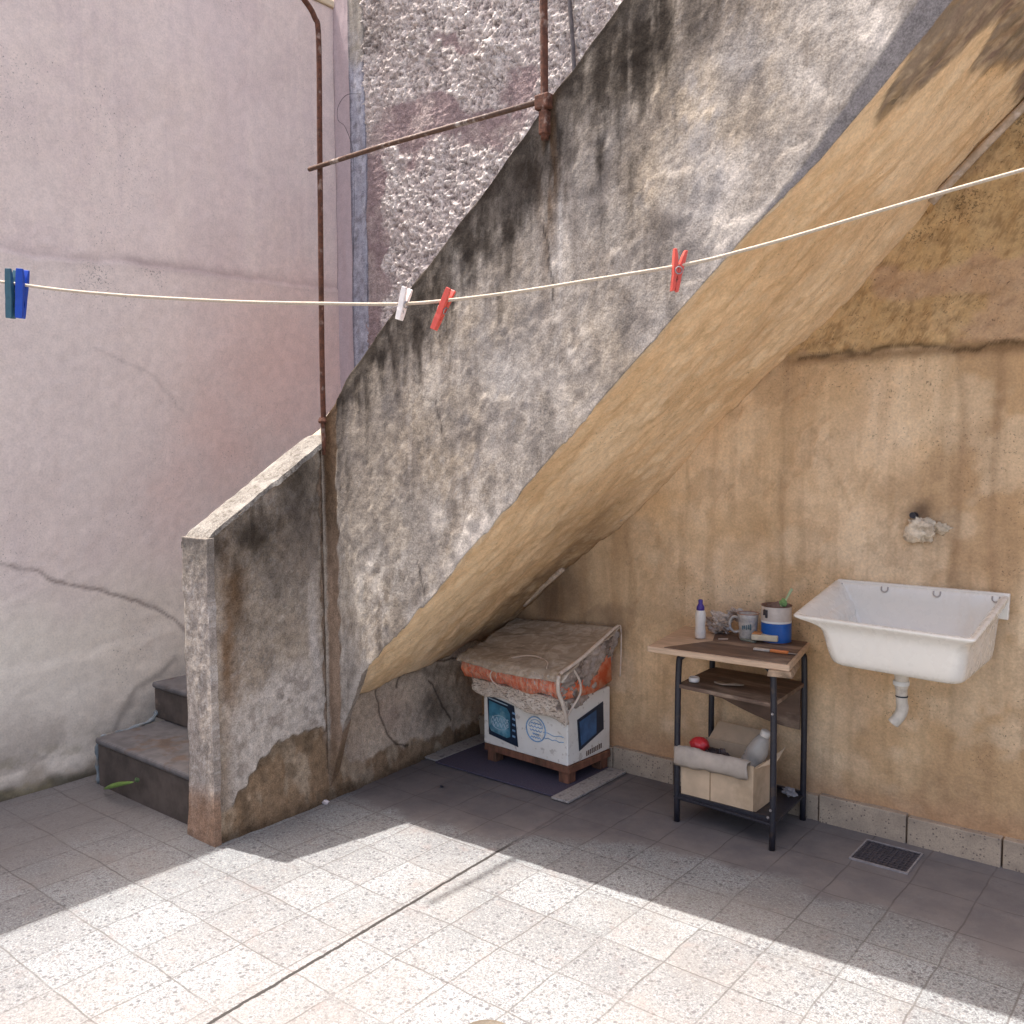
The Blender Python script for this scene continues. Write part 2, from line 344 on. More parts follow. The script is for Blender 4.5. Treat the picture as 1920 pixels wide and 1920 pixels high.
# neighbour house whose cream wall shows above the pink one
nb = thing('neighbour_house', (-5.9, 3, 0), 'cream plastered house wall showing in the gap above the pink wall', 'building')
part('wall', box(B(), -6.4, -5.6, -5, 6.2, 0, 6.3), M_CREAM, nb)

# ================================================================== BACK WALL
back = thing('back_wall', (-1, YW, 0), 'ochre plastered back wall running under and above the staircase, peeling and stained', 'wall')
def build_back():
    # ochre part, seen under the stairs
    xs = dense(-3.30, .15, .0095, None, 3.4); n = 330
    S = np.repeat(xs[None], n, 0); ztop = np.minimum(zc(xs)+.10, 4.4); ztop[xs > .15] = np.linspace(ztop[xs <= .15][-1], 4.4, (xs > .15).sum())
    T = np.linspace(-.02, 1, n)[:, None]*ztop[None]
    C = np.ones(S.shape+(3,)); C[:] = (.74, .535, .325)
    C = mix(C, sst(-.3, .6, fbm(S*1.6, T*1.6, 5, 11))*.75, (.82, .635, .43))
    C = mix(C, sst(.0, .7, fbm(S*2.5, T*1.1, 5, 12))*.65, (.55, .36, .20))
    C = mix(C, sst(.1, .6, fbm(S*7, T*1.3, 4, 13))*.35, (.50, .33, .19))
    C = mix(C, blobs(S, T, 1, YW, [(1650, 780, 110, 90, 1.), (1330, 870, 60, 100, .7), (1330, 1060, 110, 50, .9), (1560, 1000, 130, 60, .7), (1300, 1330, 60, 60, .6), (1600, 1340, 60, 80, .6), (1560, 870, 60, 80, .7)], 14, .09, 6)*.8, (.88, .71, .52))
    C = mix(C, blobs(S, T, 1, YW, [(1740, 1050, 190, 50, .9), (1730, 930, 90, 60, .7), (1850, 800, 40, 320, .6), (1890, 1040, 40, 170, .6), (1420, 1010, 40, 60, .6), (1180, 1030, 70, 50, .6)], 15, .08, 7)*.6, (.46, .32, .20))
    C = mix(C, sst(.0, .5, fbm(S*4, T*3, 5, 41, .55))*.35, (.56, .39, .23)); C = mix(C, sst(.1, .5, fbm(S*3, T*3.4, 5, 42, .55))*.45, (.88, .72, .52))
    # smoke black and soft shade painted into the low corner
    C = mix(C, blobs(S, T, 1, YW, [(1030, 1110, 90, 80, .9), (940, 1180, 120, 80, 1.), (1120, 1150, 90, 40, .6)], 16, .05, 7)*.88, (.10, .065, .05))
    for px in (1180, 1470, 1790, 1868):
        x0 = at(px, 1000, 1, YW)[0]; C = mix(C, np.exp(-((S-x0+.02*fbm(S*3, T*3, 3, px))/.018)**2)*.35*sst(.3, 1.2, T), (.30, .19, .11))
    # upper coat above the ledge
    L = [at(1480, 668, 1, YW), at(1700, 650, 1, YW), at(1920, 638, 1, YW)]
    zl = np.interp(S, [p[0] for p in L], [p[2] for p in L])+.004*fbm(S*11, S*0, 4, 17)
    up = sst(-.004, .004, T-zl)*sst(-2.1, -1.6, S)
    oc = mix(np.ones(S.shape+(3,))*np.array((.60, .425, .23)), sst(-.2, .6, fbm(S*5, T*5, 5, 18))*.7, (.66, .48, .28))
    oc = mix(oc, sst(.0, .5, fbm(S*34, T*50, 5, 19, .7))*.55, (.30, .195, .10))
    oc = mix(oc, sst(.2, .6, fbm(S*3, T*6, 4, 26))*.6, (.58, .40, .28))
    C = C*(1-up[..., None])+oc*up[..., None]
    ledge_shade = np.exp(-((T-zl+.022)/.022)**2)*sst(-1.58, -1.45, S)  # painted shadow below the ledge: soft band, then a thin dark line
    C = mix(C, ledge_shade*.7, (.24, .15, .08))
    C = mix(C, pline(S, T, 1, YW, [(1500, 672), (1600, 663), (1680, 648), (1790, 655), (1920, 640)], .007, 20)*.75, (.08, .05, .03))
    fl = sst(.34, .42, fbm(S*6, T*5, 6, 43, .62))*(1-up); C = mix(C, fl*.3, (.50, .36, .235))
    C = mix(C, sst(.1, .5, fbm(S*22, T*1.1, 4, 44, .6))*.22*(1-up), (.42, .28, .16))
    # damp band at the bottom
    C = mix(C, sst(.34, .12, T+.09*fbm(S*4, T*4, 4, 21))*.5, (.48, .32, .19))
    C = mix(C, sst(.22, .12, T+.03*fbm(S*9, T*9, 4, 22))*.5, (.50, .30, .18))
    spk = 0; A_ = sst(.1, .6, fbm(S*2.4, T*3, 4, 24))*.45+up*sst(-.2, .6, fbm(S*4, T*5, 4, 27))*.75
    C = mix(C, blobs(S, T, 1, YW, [(1725, 955, 22, 22, 1.), (1745, 990, 45, 38, .55)], 25, .01, 14)*.8, (.13, .085, .06))
    D = .010*fbm(S*1.5, T*1.5, 4, 1)+.005*fbm(S*7, T*7, 4, 2)+up*(.016+.007*fbm(S*16, T*26, 5, 3)+.006*fbm(S*5, T*5, 4, 8))+(1-up)*.0025*fbm(S*12, T*12, 5, 9)-.004*spk
    D = D-.0025*fl
    P = np.stack([S, YW-D, T], -1)
    body = box(B(), -4.30, 3.4, YW+.03, YW+.30, -.02, 4.9)
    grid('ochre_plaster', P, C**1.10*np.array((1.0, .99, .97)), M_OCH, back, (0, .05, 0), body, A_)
    # rough render seen above the stair parapet
    xs = dense(-4.03, -1.0, .0062); n = 520
    S = np.repeat(xs[None], n, 0); z0 = np.maximum(zt(xs)-.75, zc(xs)+.12); T = z0[None]+np.linspace(0, 1, n)[:, None]*(4.75-z0)[None]
    C = np.ones(S.shape+(3,)); C[:] = (.70, .595, .54)
    C = mix(C, sst(-.1, .5, fbm(S*4, T*4, 4, 31))*.7, (.70, .60, .54))
    sm = blobs(S, T, 1, YW, [(850, 225, 190, 45, 1.), (760, 250, 90, 70, .9), (705, 450, 30, 230, 1.), (980, 170, 60, 50, .7), (1150, 60, 60, 40, .5), (690, 620, 50, 60, 1.), (860, 75, 70, 26, .7), (1010, 110, 40, 50, .5)], 32, .06, 9)
    sm = sst(.35, .6, sm); C = mix(C, sm*.85, (.27, .19, .19))
    lump = fbm(S*26+T*5, T*30, 6, 33, .75); lump2 = fbm(S*80+lump*3, T*76, 3, 34, .8)
    C = mix(C, sst(-.3, .6, lump+.6*lump2)*(1-sm)*.7, (.88, .80, .73)); C = mix(C, sst(.25, .8, -lump2-.5*lump)*(1-sm)*.75, (.13, .10, .095))
    C = mix(C, blobs(S, T, 1, YW, [(700, 60, 40, 50, .8), (1060, 250, 30, 300, .0)], 35, .04, 9)*.7, (.17, .13, .10))
    tro = np.abs(vn(S*9+.6*lump, (T*2.2-S*1.2)*2)); tro = sst(.12, .0, tro)*blobs(S, T, 1, YW, [(800, 90, 90, 110, 1.), (930, 90, 60, 90, .8)], 36, .04, 9)
    C = mix(C, sst(.1, .6, fbm(S*5, T*6, 5, 38, .6))*.4, (.56, .47, .42))
    D = .020+(1-sm)*(.009*lump+.008*lump2)+sm*.003*lump2+.016*tro*(1-sm)+.006*fbm(S*3, T*3, 3, 37)
    P = np.stack([S, YW-.004-D, T], -1)
    grid('rough_render', P, C, M_ROUGH, back, (0, .03, 0))
    # bare cement strip and painted return in the corner
    for nm, ua, ub, col, m, d in (('cement_strip', 665, 693, (.36, .355, .40), M_PL, .030), ('painted_return', 640, 666, (.52, .42, .42), M_PINK, .022)):
        xa = at(ua, 350, 1, YW)[0]; xb = at(ub, 350, 1, YW)[0]
        if nm == 'painted_return': xa = XP-.03
        zs = np.linspace(1.2, 4.7, 260); us = np.linspace(0, 1, 14); U, T = np.meshgrid(us, zs)
        S = xa+(xb-xa)*U+np.where(U > .5, .007*fbm(T*6, T*0, 4, 41), 0)+.0
        C = np.ones(S.shape+(3,))*np.array(col)
        if nm == 'cement_strip':
            C = mix(C, sst(.0, .6, fbm(S*30, T*9, 4, 42))*.6, (.47, .46, .50)); C = mix(C, sst(.2, .6, fbm(S*25, T*25, 4, 43))*.6, (.20, .18, .19))
            C = mix(C, sst(3.6, 3.9, T+.1*fbm(S*9, T*9, 3, 44))*.8, (.30, .26, .20)); C = mix(C, (U < .12)*.6, (.15, .14, .17))
        P = np.stack([S, YW-d-.004*fbm(S*20, T*5, 3, 45), T], -1)
        grid(nm, P, C, m, back, (0, .03, 0))
build_back()

# plinth tiles along the back wall
def build_plinth():
    s = NT('plinth_terrazzo'); v1 = s.n('ShaderNodeTexVoronoi', Vector=s.co, Scale=85.); r = s.n('ShaderNodeSeparateColor', i0=v1.outputs['Color'])
    dk = s.math('MULTIPLY', s.math('LESS_THAN', v1.outputs['Distance'], .30), s.mp(r.outputs[0], .68, .72, 0, .8))
    c = s.mixc(s.mp(s.noise(7, 5), .35, .65), (.50, .395, .285), (.36, .285, .21)); c = s.mixc(s.mp(s.noise(200, 3), .4, .7, 0, .5), c, (.26, .21, .17)); c = s.mixc(dk, c, (.13, .10, .085))
    m = s.out(c, .75, s.bump(s.noise(90, 5), .3, .003))
    xs = [-3.22, -2.99, -2.66, -2.33, -2.0, -1.67, -1.329, -.982, -.65, -.32, .01, .34, .67, 1., 1.33]
    for i, (a, b) in enumerate(zip(xs, xs[1:])):
        h = .108+.005*math.sin(i*2.3); d = .004*math.sin(i*1.7)
        part('plinth_tile', box(B(), a+.003, b-.003, 3.655+d, YW+.02, -.01, h), m, back, bevel=.004)
build_plinth()

# ================================================================== STAIRCASE
stair = thing('staircase', (-3.2, 2.6, 0), 'old masonry staircase with mould-stained grey parapet climbing to the upper right', 'staircase')
def grime(S, T, C, seed):
    C = mix(C, sst(-.1, .6, fbm(S*5, T*2.2, 5, seed))*.5, (.42, .35, .275))
    C = mix(C, sst(.0, .5, fbm(S*22, T*2.6, 5, seed+1, .6))*.32, (.25, .205, .165))
    C = mix(C, sst(.1, .45, fbm(S*26, T*4, 5, seed+2, .6))*.4, (.57, .49, .405))
    C = mix(C, sst(.0, .4, fbm(S*60, T*42, 4, seed+3, .7))*.3, (.17, .145, .125))
    C = mix(C, sst(.2, .5, fbm(S*80, T*60, 3, seed+4, .7))*.28, (.62, .58, .54))
    return C
def lower_wall():
    ys = dense(1.988, 3.70, .0065); n = 230
    S = np.repeat(ys[None], n, 0); top = np.where(ys <= YB+.012, 1.205+(ys-2.0)*.64, .72); T = -.02+np.linspace(0, 1, n)[:, None]*(top[None]+.02)
    C = np.ones(S.shape+(3,)); C[:] = (.46, .38, .30); C = grime(S, T, C, 101); C = mix(C, sst(.0, .3, fbm(S*4, T*3.4, 6, 140, .62))*.5, (.62, .52, .41)); C = mix(C, sst(.1, .35, fbm(S*5, T*3, 6, 141, .62))*.4, (.25, .19, .145))
    bb = lambda L, sd, wp=.03, ws=12: blobs(S, T, 0, XB, L, sd, wp, ws)
    wall2 = sst(2.62, 2.74, S)   # below the soffit: paler patched plaster
    C = mix(C, wall2*.8, (.58, .475, .375)); C = mix(C, wall2*sst(-.1, .5, fbm(S*4, T*4, 4, 111))*.7, (.66, .55, .43))
    C = mix(C, bb([(520, 1100, 50, 60, .8), (560, 980, 35, 90, .8), (500, 1180, 50, 60, .5)], 112)*.85, (.12, .105, .095))
    C = mix(C, bb([(470, 1000, 60, 50, 1.), (390, 1030, 35, 60, 1.), (560, 900, 40, 60, .9), (440, 1090, 20, 90, .8)], 113)*.9, (.045, .034, .026))
    C = mix(C, bb([(428, 1230, 14, 170, 1.), (440, 1120, 22, 60, .8)], 114, .015)*.75, (.20, .11, .05))
    C = mix(C, bb([(405, 1200, 7, 200, .8)], 118, .008)*.6, (.56, .47, .38))
    C = mix(C, bb([(520, 1140, 45, 60, .6), (560, 1230, 35, 60, .7)], 115)*.6, (.50, .42, .33))
    C = mix(C, bb([(590, 1200, 10, 110, 1.)], 119, .012)*.8, (.66, .60, .55))
    # white patch with ragged lower border, brown below
    g = np.interp(S, [2.0, 2.06, 2.14, 2.22, 2.30, 2.40, 2.50, 2.60, 2.7, 3.7], [.10, .15, .20, .28, .32, .32, .34, .24, .14, .08])+.025*fbm(S*18, T*18, 5, 116)
    wht = sst(-.004, .008, T-g)*sst(.70, .50, T+.08*fbm(S*5, T*5, 4, 117))*sst(2.03, 2.10, S)*sst(2.62, 2.54, S)
    C = mix(C, wht*.85, (.60, .54, .48)); C = mix(C, wht*sst(.2, .6, fbm(S*22, T*18, 4, 120))*.6, (.33, .28, .24))
    C = mix(C, np.exp(-((T-g-.002)/.006)**2)*sst(2.03, 2.10, S)*sst(2.66, 2.5, S)*.7, (.10, .07, .05))  # dark line painted along the plaster border to shade its relief
    brown = sst(.012, -.016, T-g)*.9
    bc = mix(np.ones(C.shape)*np.array((.30, .205, .125)), sst(0, .6, fbm(S*13, T*5, 5, 121))*.8, (.48, .385, .28)); bc = mix(bc, sst(.1, .6, fbm(S*9, T*6, 5, 122))*.7, (.15, .105, .065))
    C = C*(1-brown[..., None])+bc*brown[..., None]
    # smooth brown chase that runs down the corner
    ch = sst(.012, .004, np.abs(S-2.60+.0)-.042+.020*fbm(S*4, T*11, 5, 123, .6))*sst(.12, .32, T+.1*fbm(S*8, T*8, 4, 128))
    C = mix(C, ch*.85, (.34, .245, .175)); C = mix(C, ch*sst(-.1, .5, fbm(S*20, T*5, 4, 129))*.5, (.22, .15, .10))
    C = mix(C, bb([(835, 1330, 28, 30, .9), (820, 1260, 60, 14, .6), (650, 1300, 40, 10, .5)], 124, .03)*.8, (.12, .09, .065))
    C = mix(C, bb([(740, 1345, 26, 30, .6)], 127, .02)*.6, (.45, .32, .27))
    for pts in ([(700, 1290), (703, 1330), (718, 1370), (735, 1395), (760, 1400)], [(700, 1230), (745, 1262), (742, 1290)], [(640, 1275), (700, 1262), (760, 1245), (860, 1235)], [(805, 1275), (830, 1320), (845, 1350)]):
        C = mix(C, pline(S, T, 0, XB-.05, pts, .006, 125, .01)*.85, (.09, .065, .05))
    C = mix(C, sst(.06, .0, T+.02*fbm(S*12, T*12, 4, 126))*.7, (.10, .07, .045))
    xw = np.where(S < 2.45, XB+.003, XB+.003-.07*(S-2.45))
    D = .005*fbm(S*5, T*5, 4, 1)+.003*fbm(S*24, T*24, 4, 2)+.007*wht+.006*wall2*fbm(S*9, T*9, 4, 3)-.006*ch+.020*sst(.25, 0, T)
    P = np.stack([xw+D, S, T], -1)
    body = B()
    prism(body, [(XB-.155, 2.0, -.02), (XB-.155, 2.0, 1.195), (XB-.155, 2.72, 1.66), (XB-.155, 2.72, -.02)], [(XB-.02, 2.0, -.02), (XB-.02, 2.0, 1.195), (XB-.02, 2.565, 1.56), (XB-.02, 2.72, -.02)])
    box(body, XB-.24, XB-.10, 2.72, 3.70, -.02, .70)
    o = grid('lower_parapet', P, C**1.10*.93, M_PL, stair, (-.05, 0, 0), body)
    # end face of the parapet
    us = np.linspace(0, 1, 30); zs = np.linspace(-.02, 1.205, 220); U, T = np.meshgrid(us, zs)
    C = np.ones(U.shape+(3,)); C[:] = (.36, .31, .27); C = grime(U*.16, T, C, 131); C = mix(C, sst(.9, 1.2, T+.1*fbm(U, T*6, 4, 132))*.7, (.14, .12, .10)); C = mix(C, sst(.26, .1, T+.05*fbm(U*3, T*9, 4, 133))*.8, (.26, .15, .09))
    P = np.stack([XB-.158+U*(.158+.016)+.004*fbm(U*0+1, T*5, 4, 134)+.02*sst(.25, 0, T)*U, 1.983-.003*fbm(U*3, T*12, 4, 135)-.015*sst(.25, 0, T), T], -1)
    grid('parapet_end', P, C, M_PL, stair, (0, .03, 0))
lower_wall()
def coping():
    # sloping speckled cement cap on the lower parapet, rough edges
    n = 90; rng = random.Random(3); rings = []
    for i in range(n+1):
        t = i/n; y = 1.985+t*(2.60-1.985); z = 1.212+(y-2.0)*.64
        if t < .06: z -= (.06-t)*.25
        e = .010*float(fbm(np.array([y*16.]), np.array([1.]), 4, 141)[0]); f = .008*float(fbm(np.array([y*30.]), np.array([2.]), 4, 142)[0])
        rings.append([(XB+.012+e, y, z-.016+f), (XB+.006+e*.5, y, z+.004+f*.4), (XB-.05, y, z+.012), (XB-.13, y, z+.008+f*.5), (XB-.168+f, y, z-.004), (XB-.168, y, z-.03), (XB-.08, y, z-.035)])
    s = NT('speckled_cement'); v = s.n('ShaderNodeTexVoronoi', Vector=s.co, Scale=150.)
    c = s.mixc(s.mp(v.outputs['Distance'], .2, .5), (.27, .245, .21), (.17, .15, .13)); c = s.mixc(s.mp(s.noise(55, 4), .52, .62, 0, .75), c, (.09, .075, .06)); c = s.mixc(s.mp(s.noise(9, 4), .5, .7, 0, .6), c, (.33, .305, .27))
    m = s.out(c, .95, s.bump(s.noise(120, 5), .8, .006))
    part('coping', loft(B(), rings), m, stair, smooth=False)
coping()
def upper_wall():
    xs = dense(XB, .2, .0075); n = 190
    S = np.repeat(xs[None], n, 0); a, b = np.minimum(zb(xs), np.interp(xs, [XB, -3.0, -2.885, -2.80], [.02, .36, .585, 9]))-.020*np.clip(fbm(xs*9, xs*0, 5, 240, .65)-.05, 0, 1), zt(xs); V = np.linspace(0, 1, n)[:, None]
    b = b+.006*fbm(xs*14, xs*0, 5, 200, .65); T = a[None]+V*(b-a)[None]; HT = b[None]-T; HB = T-a[None]
    C = np.ones(S.shape+(3,)); C[:] = (.36, .305, .25)
    C = grime(S, T, C, 201); C = mix(C, sst(-.4, .5, fbm(S*2.2, T*1.6, 5, 222))*.5, (.50, .46, .42)); C = mix(C, sst(.0, .4, fbm(S*2.4, T*1.3, 5, 223))*.5, (.19, .165, .145)); C = mix(C, sst(.1, .5, fbm(S*30, T*1.2, 4, 224, .6))*.25, (.20, .165, .135)); C = mix(C, sst(.15, .5, fbm(S*24, T*.9, 4, 225, .6))*.25, (.66, .58, .50))
    bb = lambda L, sd, wp=.05, ws=9: blobs(S, T, 1, YB, L, sd, wp, ws)
    C = mix(C, bb([(1320, 220, 110, 120, .9), (1220, 330, 60, 100, .7), (870, 850, 90, 70, .5), (1450, 130, 60, 110, .6), (880, 600, 80, 60, .5)], 202)*.8*sst(-.7, .2, fbm(S*16, T*12, 5, 221, .65)), (.56, .455, .33))
    C = mix(C, bb([(1330, 400, 80, 90, 1.), (1480, 170, 80, 120, .8), (1620, 70, 110, 90, 1.), (1080, 640, 40, 150, 1.), (1060, 470, 22, 150, 1.), (1000, 700, 90, 60, .6), (880, 960, 90, 110, .9), (720, 1090, 70, 110, 1.), (680, 960, 30, 120, .6), (790, 700, 40, 50, .7), (1200, 520, 60, 60, .5)], 203, .08, 7)*1.0*sst(-.5, .35, fbm(S*9, T*5, 6, 204, .65)), (.68, .615, .545))
    C = mix(C, bb([(1300, 330, 40, 160, .5), (1380, 120, 50, 100, .6), (930, 740, 60, 120, .5)], 215, .06, 8)*.6, (.31, .31, .33))
    C = mix(C, bb([(1260, 470, 60, 50, .8), (980, 600, 70, 60, .6), (1200, 600, 50, 60, .6), (1130, 330, 60, 90, .8), (840, 780, 50, 60, .6), (720, 780, 30, 70, .9), (690, 740, 30, 40, .9)], 205)*.75, (.145, .13, .125))
    C = mix(C, sst(.05, .35, fbm(S*2.6, T*2.3, 6, 227, .6))*.38, (.56, .475, .375)); C = mix(C, sst(.15, .35, fbm(S*3.4+2, T*2.6, 6, 228, .62))*.45, (.24, .205, .175)); C = mix(C, sst(.20, .26, fbm(S*7, T*6, 6, 229, .62))*.12, (.66, .60, .53))
    # mould below the top edge, running down in streaks
    run = .16+.12*fbm(S*9, S*0, 4, 206)+.08*fbm(S*36, S*0, 3, 207)+np.interp(S, [-3.1, -2.9, -2.6, -2.2, -1.85, -1.6, -1.2, .2], [.24, .20, .10, .22, .20, .34, .42, .42])
    mould = sst(1.1, .25, HT/np.clip(run, .04, 1)+.5*fbm(S*24, T*5, 5, 218, .65))
    C = mix(C, mould*(.65+.25*sst(-.3, .5, fbm(S*20, T*12, 4, 208))), (.040, .031, .025))
    C = mix(C, sst(.035, .012, HT+.006*fbm(S*30, T*30, 3, 209))*.5, (.05, .038, .028))
    C = mix(C, bb([(900, 440, 60, 60, .9), (800, 540, 50, 40, .7), (1000, 330, 50, 110, .9), (1190, 100, 70, 130, 1.)], 210)*.85*sst(-.5, .2, fbm(S*24, T*6, 5, 219, .65)), (.05, .04, .032))
    rustx = at(1030, 330, 1, YB)[0]
    C = mix(C, np.exp(-((S-rustx)/.034)**2)*sst(.95, .1, HT)*.95*sst(-.9, .0, fbm(S*30, T*4, 4, 211)), (.115, .065, .032))
    C = mix(C, np.exp(-((S-rustx-.045)/.010)**2)*sst(.3, .4, HT)*sst(.9, .5, HT)*.6, (.62, .58, .54))
    C = mix(C, np.exp(-((HB-.03)/.05)**2)*.55*sst(-.3, .5, fbm(S*8, T*8, 4, 212)), (.58, .53, .48))
    # brown chase at the corner, rusty near the post foot
    ch = sst(.010, .003, np.abs(S-(XB+.058))-.032+.012*fbm(S*6, T*16, 5, 213, .6)); C = mix(C, ch*.85, (.34, .24, .17)); C = mix(C, ch*sst(-.1, .5, fbm(S*20, T*5, 4, 216))*.5, (.20, .14, .10)); C = mix(C, ch*sst(1.0, 1.3, T)*.75, (.12, .08, .05))
    C = mix(C, sst(.085, .04, S-XB)*sst(.55, .05, HT)*.85, (.105, .062, .033))
    C = mix(C, sst(XB+.018, XB+.010, S)*.8, (.50, .43, .36))
    C = mix(C, sst(.34, .20, T+.05*fbm(S*12, T*12, 4, 241))*.8, (.28, .20, .135))
    for pts in ([(790, 745), (818, 755), (830, 810)], [(1020, 420), (1040, 560)], [(780, 1050), (800, 1120)], [(1440, 420), (1500, 350)]):
        C = mix(C, pline(S, T, 1, YB, pts, .004, 214, .01)*.8, (.07, .06, .055))
    D = .0015*fbm(S*3, T*3, 4, 1)+.0009*fbm(S*14, T*9, 4, 2)+.0008*fbm(S*45, T*45, 3, 3)+.003*sst(.3, .7, fbm(S*7, T*6, 4, 4))-.004*ch
    # lower lip bends inwards where the soffit has been patched
    w = np.interp(S, [-3.2, -1.15, -.7, .2], [.0, .0, .075, .08]); lip = np.clip(1-HB/np.clip(w, .001, 1), 0, 1)*(w > .001)
    C = mix(C, sst(0, .15, lip)*.9, (.33, .31, .32)); D = D-.07*lip*np.clip(w/.075, 0, 1)
    P = np.stack([S, YB-D, T], -1)
    body = B(); k = np.linspace(XB+.0, .2, 40); y0, y1 = YB+.022, YB+.15
    A_ = [(x, y0, float(zb(x))+.03+(.075 if x > -1.3 else 0)) for x in k]+[(x, y0, float(zt(x))-.006) for x in k[::-1]]
    Bk = [(x, y1, float(zb(x))+.05) for x in k]+[(x, y1, float(zt(x))-.004) for x in k[::-1]]
    prism(body, A_, Bk)
    grid('upper_parapet', P, C**1.12*.90, M_PL, stair, (0, .05, .05), body)
upper_wall()
def soffit():
    xs = dense(-3.10, .2, .011); ys = dense(YB+.003, YW+.0, .011); X, Y = np.meshgrid(xs, ys); t = (Y-YB)/(YW-YB)
    W_ = np.interp(X, [-3.3, -1.15, -.7, .2], [0, 0, .068, .068]); W_ = W_+.03*sst(-2.84, -2.95, X); Y = Y+W_*(1-t)+0.; Z = zb(X)*(1-t)+zc(X)*t; Z = Z+.10*sst(.93, 1.02, t)*0-.010*np.sin(t*np.pi)+.008*fbm(X*3, Y*3, 4, 301)+.003*fbm(X*12+Y*6, Y*20, 4, 302)
    # soft rounded merge with the back wall low down
    Z = Z-.05*sst(.8, 1., t)*sst(-1.6, -2.3, X)
    u = X*.7+Y*.7
    C = np.ones(X.shape+(3,)); C[:] = (.84, .63, .41)
    C = mix(C, sst(-.1, .6, fbm(X*2.2, Y*7, 5, 303))*.6, (.90, .73, .53)); C = mix(C, sst(.1, .6, fbm(X*5, Y*4, 5, 304))*.4, (.70, .49, .29)); C = mix(C, sst(.3, .7, fbm(X*4, Y*9, 5, 305))*.35, (.60, .42, .25))
    C = mix(C, sst(.0, .5, fbm(X*2.2, Y*3, 5, 306, .6))*.5, (.90, .73, .52))
    C = mix(C, sst(-1.9, -2.6, X+.15*fbm(X*3, Y*4, 4, 315))*sst(.45, .9, t+.15*fbm(X*4, Y*5, 4, 316))*.75, (.17, .105, .06))  # soft shade painted along the wall side of the low soffit
    bx = at(1700, 150, 2, 2.55)[0]+.05
    gb = bx+.10*fbm(X*3, Y*6, 5, 307)+.12*(t-.3)
    gm = sst(-.01, .02, X-gb)
    gc = mix(np.ones(C.shape)*np.array((.34, .275, .215)), sst(-.1, .5, fbm(X*4, Y*16, 4, 308))*.6, (.27, .19, .16)); gc = mix(gc, sst(.2, .6, fbm(X*8, Y*30, 4, 309))*.5, (.20, .165, .11))
    C = C*(1-gm[..., None])+gc*gm[..., None]
    C = mix(C, np.exp(-((X-gb)/.012)**2)*.5, (.18, .12, .07)); C = mix(C, sst(.04, .0, t)*.5, (.62, .50, .36))
    Z = Z+.007*gm+.006*fbm(X*16, Y*20+X*6, 5, 311, .65)+.006*sst(.1, .22, fbm(X*7, Y*9, 5, 312, .6))+.010*fbm(X*5, Y*6, 4, 317)
    C = mix(C, sst(.05, .5, fbm(X*24, Y*34, 4, 313, .7))*.3, (.54, .38, .21)); C = mix(C, sst(.15, .5, fbm(X*30, Y*26, 4, 314, .7))*.3, (.82, .68, .50))
    P = np.stack([X, Y, Z], -1)
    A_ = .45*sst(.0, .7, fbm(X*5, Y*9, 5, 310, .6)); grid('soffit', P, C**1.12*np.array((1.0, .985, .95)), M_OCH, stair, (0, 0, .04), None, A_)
soffit()
M_STEP = simple('worn_step_cement', (.13, .12, .118), .22, 14, .8, .35, c2=(.12, .085, .065), amt=.45)
M_STEPF = simple('brown_step_front', (.085, .065, .053), .3, 10, .85, .5, c2=(.20, .145, .11), amt=.25)
def steps():
    def st(x0, x1, y0, y1, z0, z1):
        o = part('step', box(B(), x0, x1, y0, y1, z0, z1-.03), M_STEPF, stair, bevel=.008)
        n = part('tread', box(B(), x0-.006, x1, y0-.010, y1, z1-.03, z1), M_STEP, o, bevel=.012, seg=3)
        return o
    st(-4.10, XB-.158, 2.022, 3.66, -.01, .222)
    st(-4.17, XB-.158, 2.35, 3.66, .224, .405)
    st(XP+.02, XB-.158, 2.72, 3.64, .407, .59)
    z = .59; x = XB-.156
    for k in range(13):
        z2 = z+.19; xb = x+.22
        bm = B(); y0, y1 = YB+.152, YW-.035
        prism(bm, [(x, y0, max(float(zb(x))+.045, z-.2)), (3.4 if 0 else xb, y0, float(zb(xb))+.045), (xb, y0, z2), (x, y0, z2)], [(x, y1, float(zc(x))+.075), (xb, y1, float(zc(xb))+.075), (xb, y1, z2), (x, y1, z2)])
        o = part('step', bm, M_STEP, stair); z = z2; x = xb
    # rough gutter edge left of the first steps, with old blue paint
    bm = B(); rg = random.Random(5)
    pts = [(-4.115, 2.03, .0), (-4.12, 2.03, .10), (-4.11, 2.04, .205), (-4.125, 2.16, .21), (-4.13, 2.30, .225), (-4.16, 2.36, .26), (-4.18, 2.42, .33)]
    tube(bm, arc(pts, 5), [.010+.004*math.sin(i*1.9) for i in range(len(arc(pts, 5)))], 8)
    part('blue_edge', bm, simple('old_blue_paint', (.20, .225, .235), .25, 25, .8, .4, c2=(.20, .18, .155), amt=.5), stair, smooth=True)
steps()
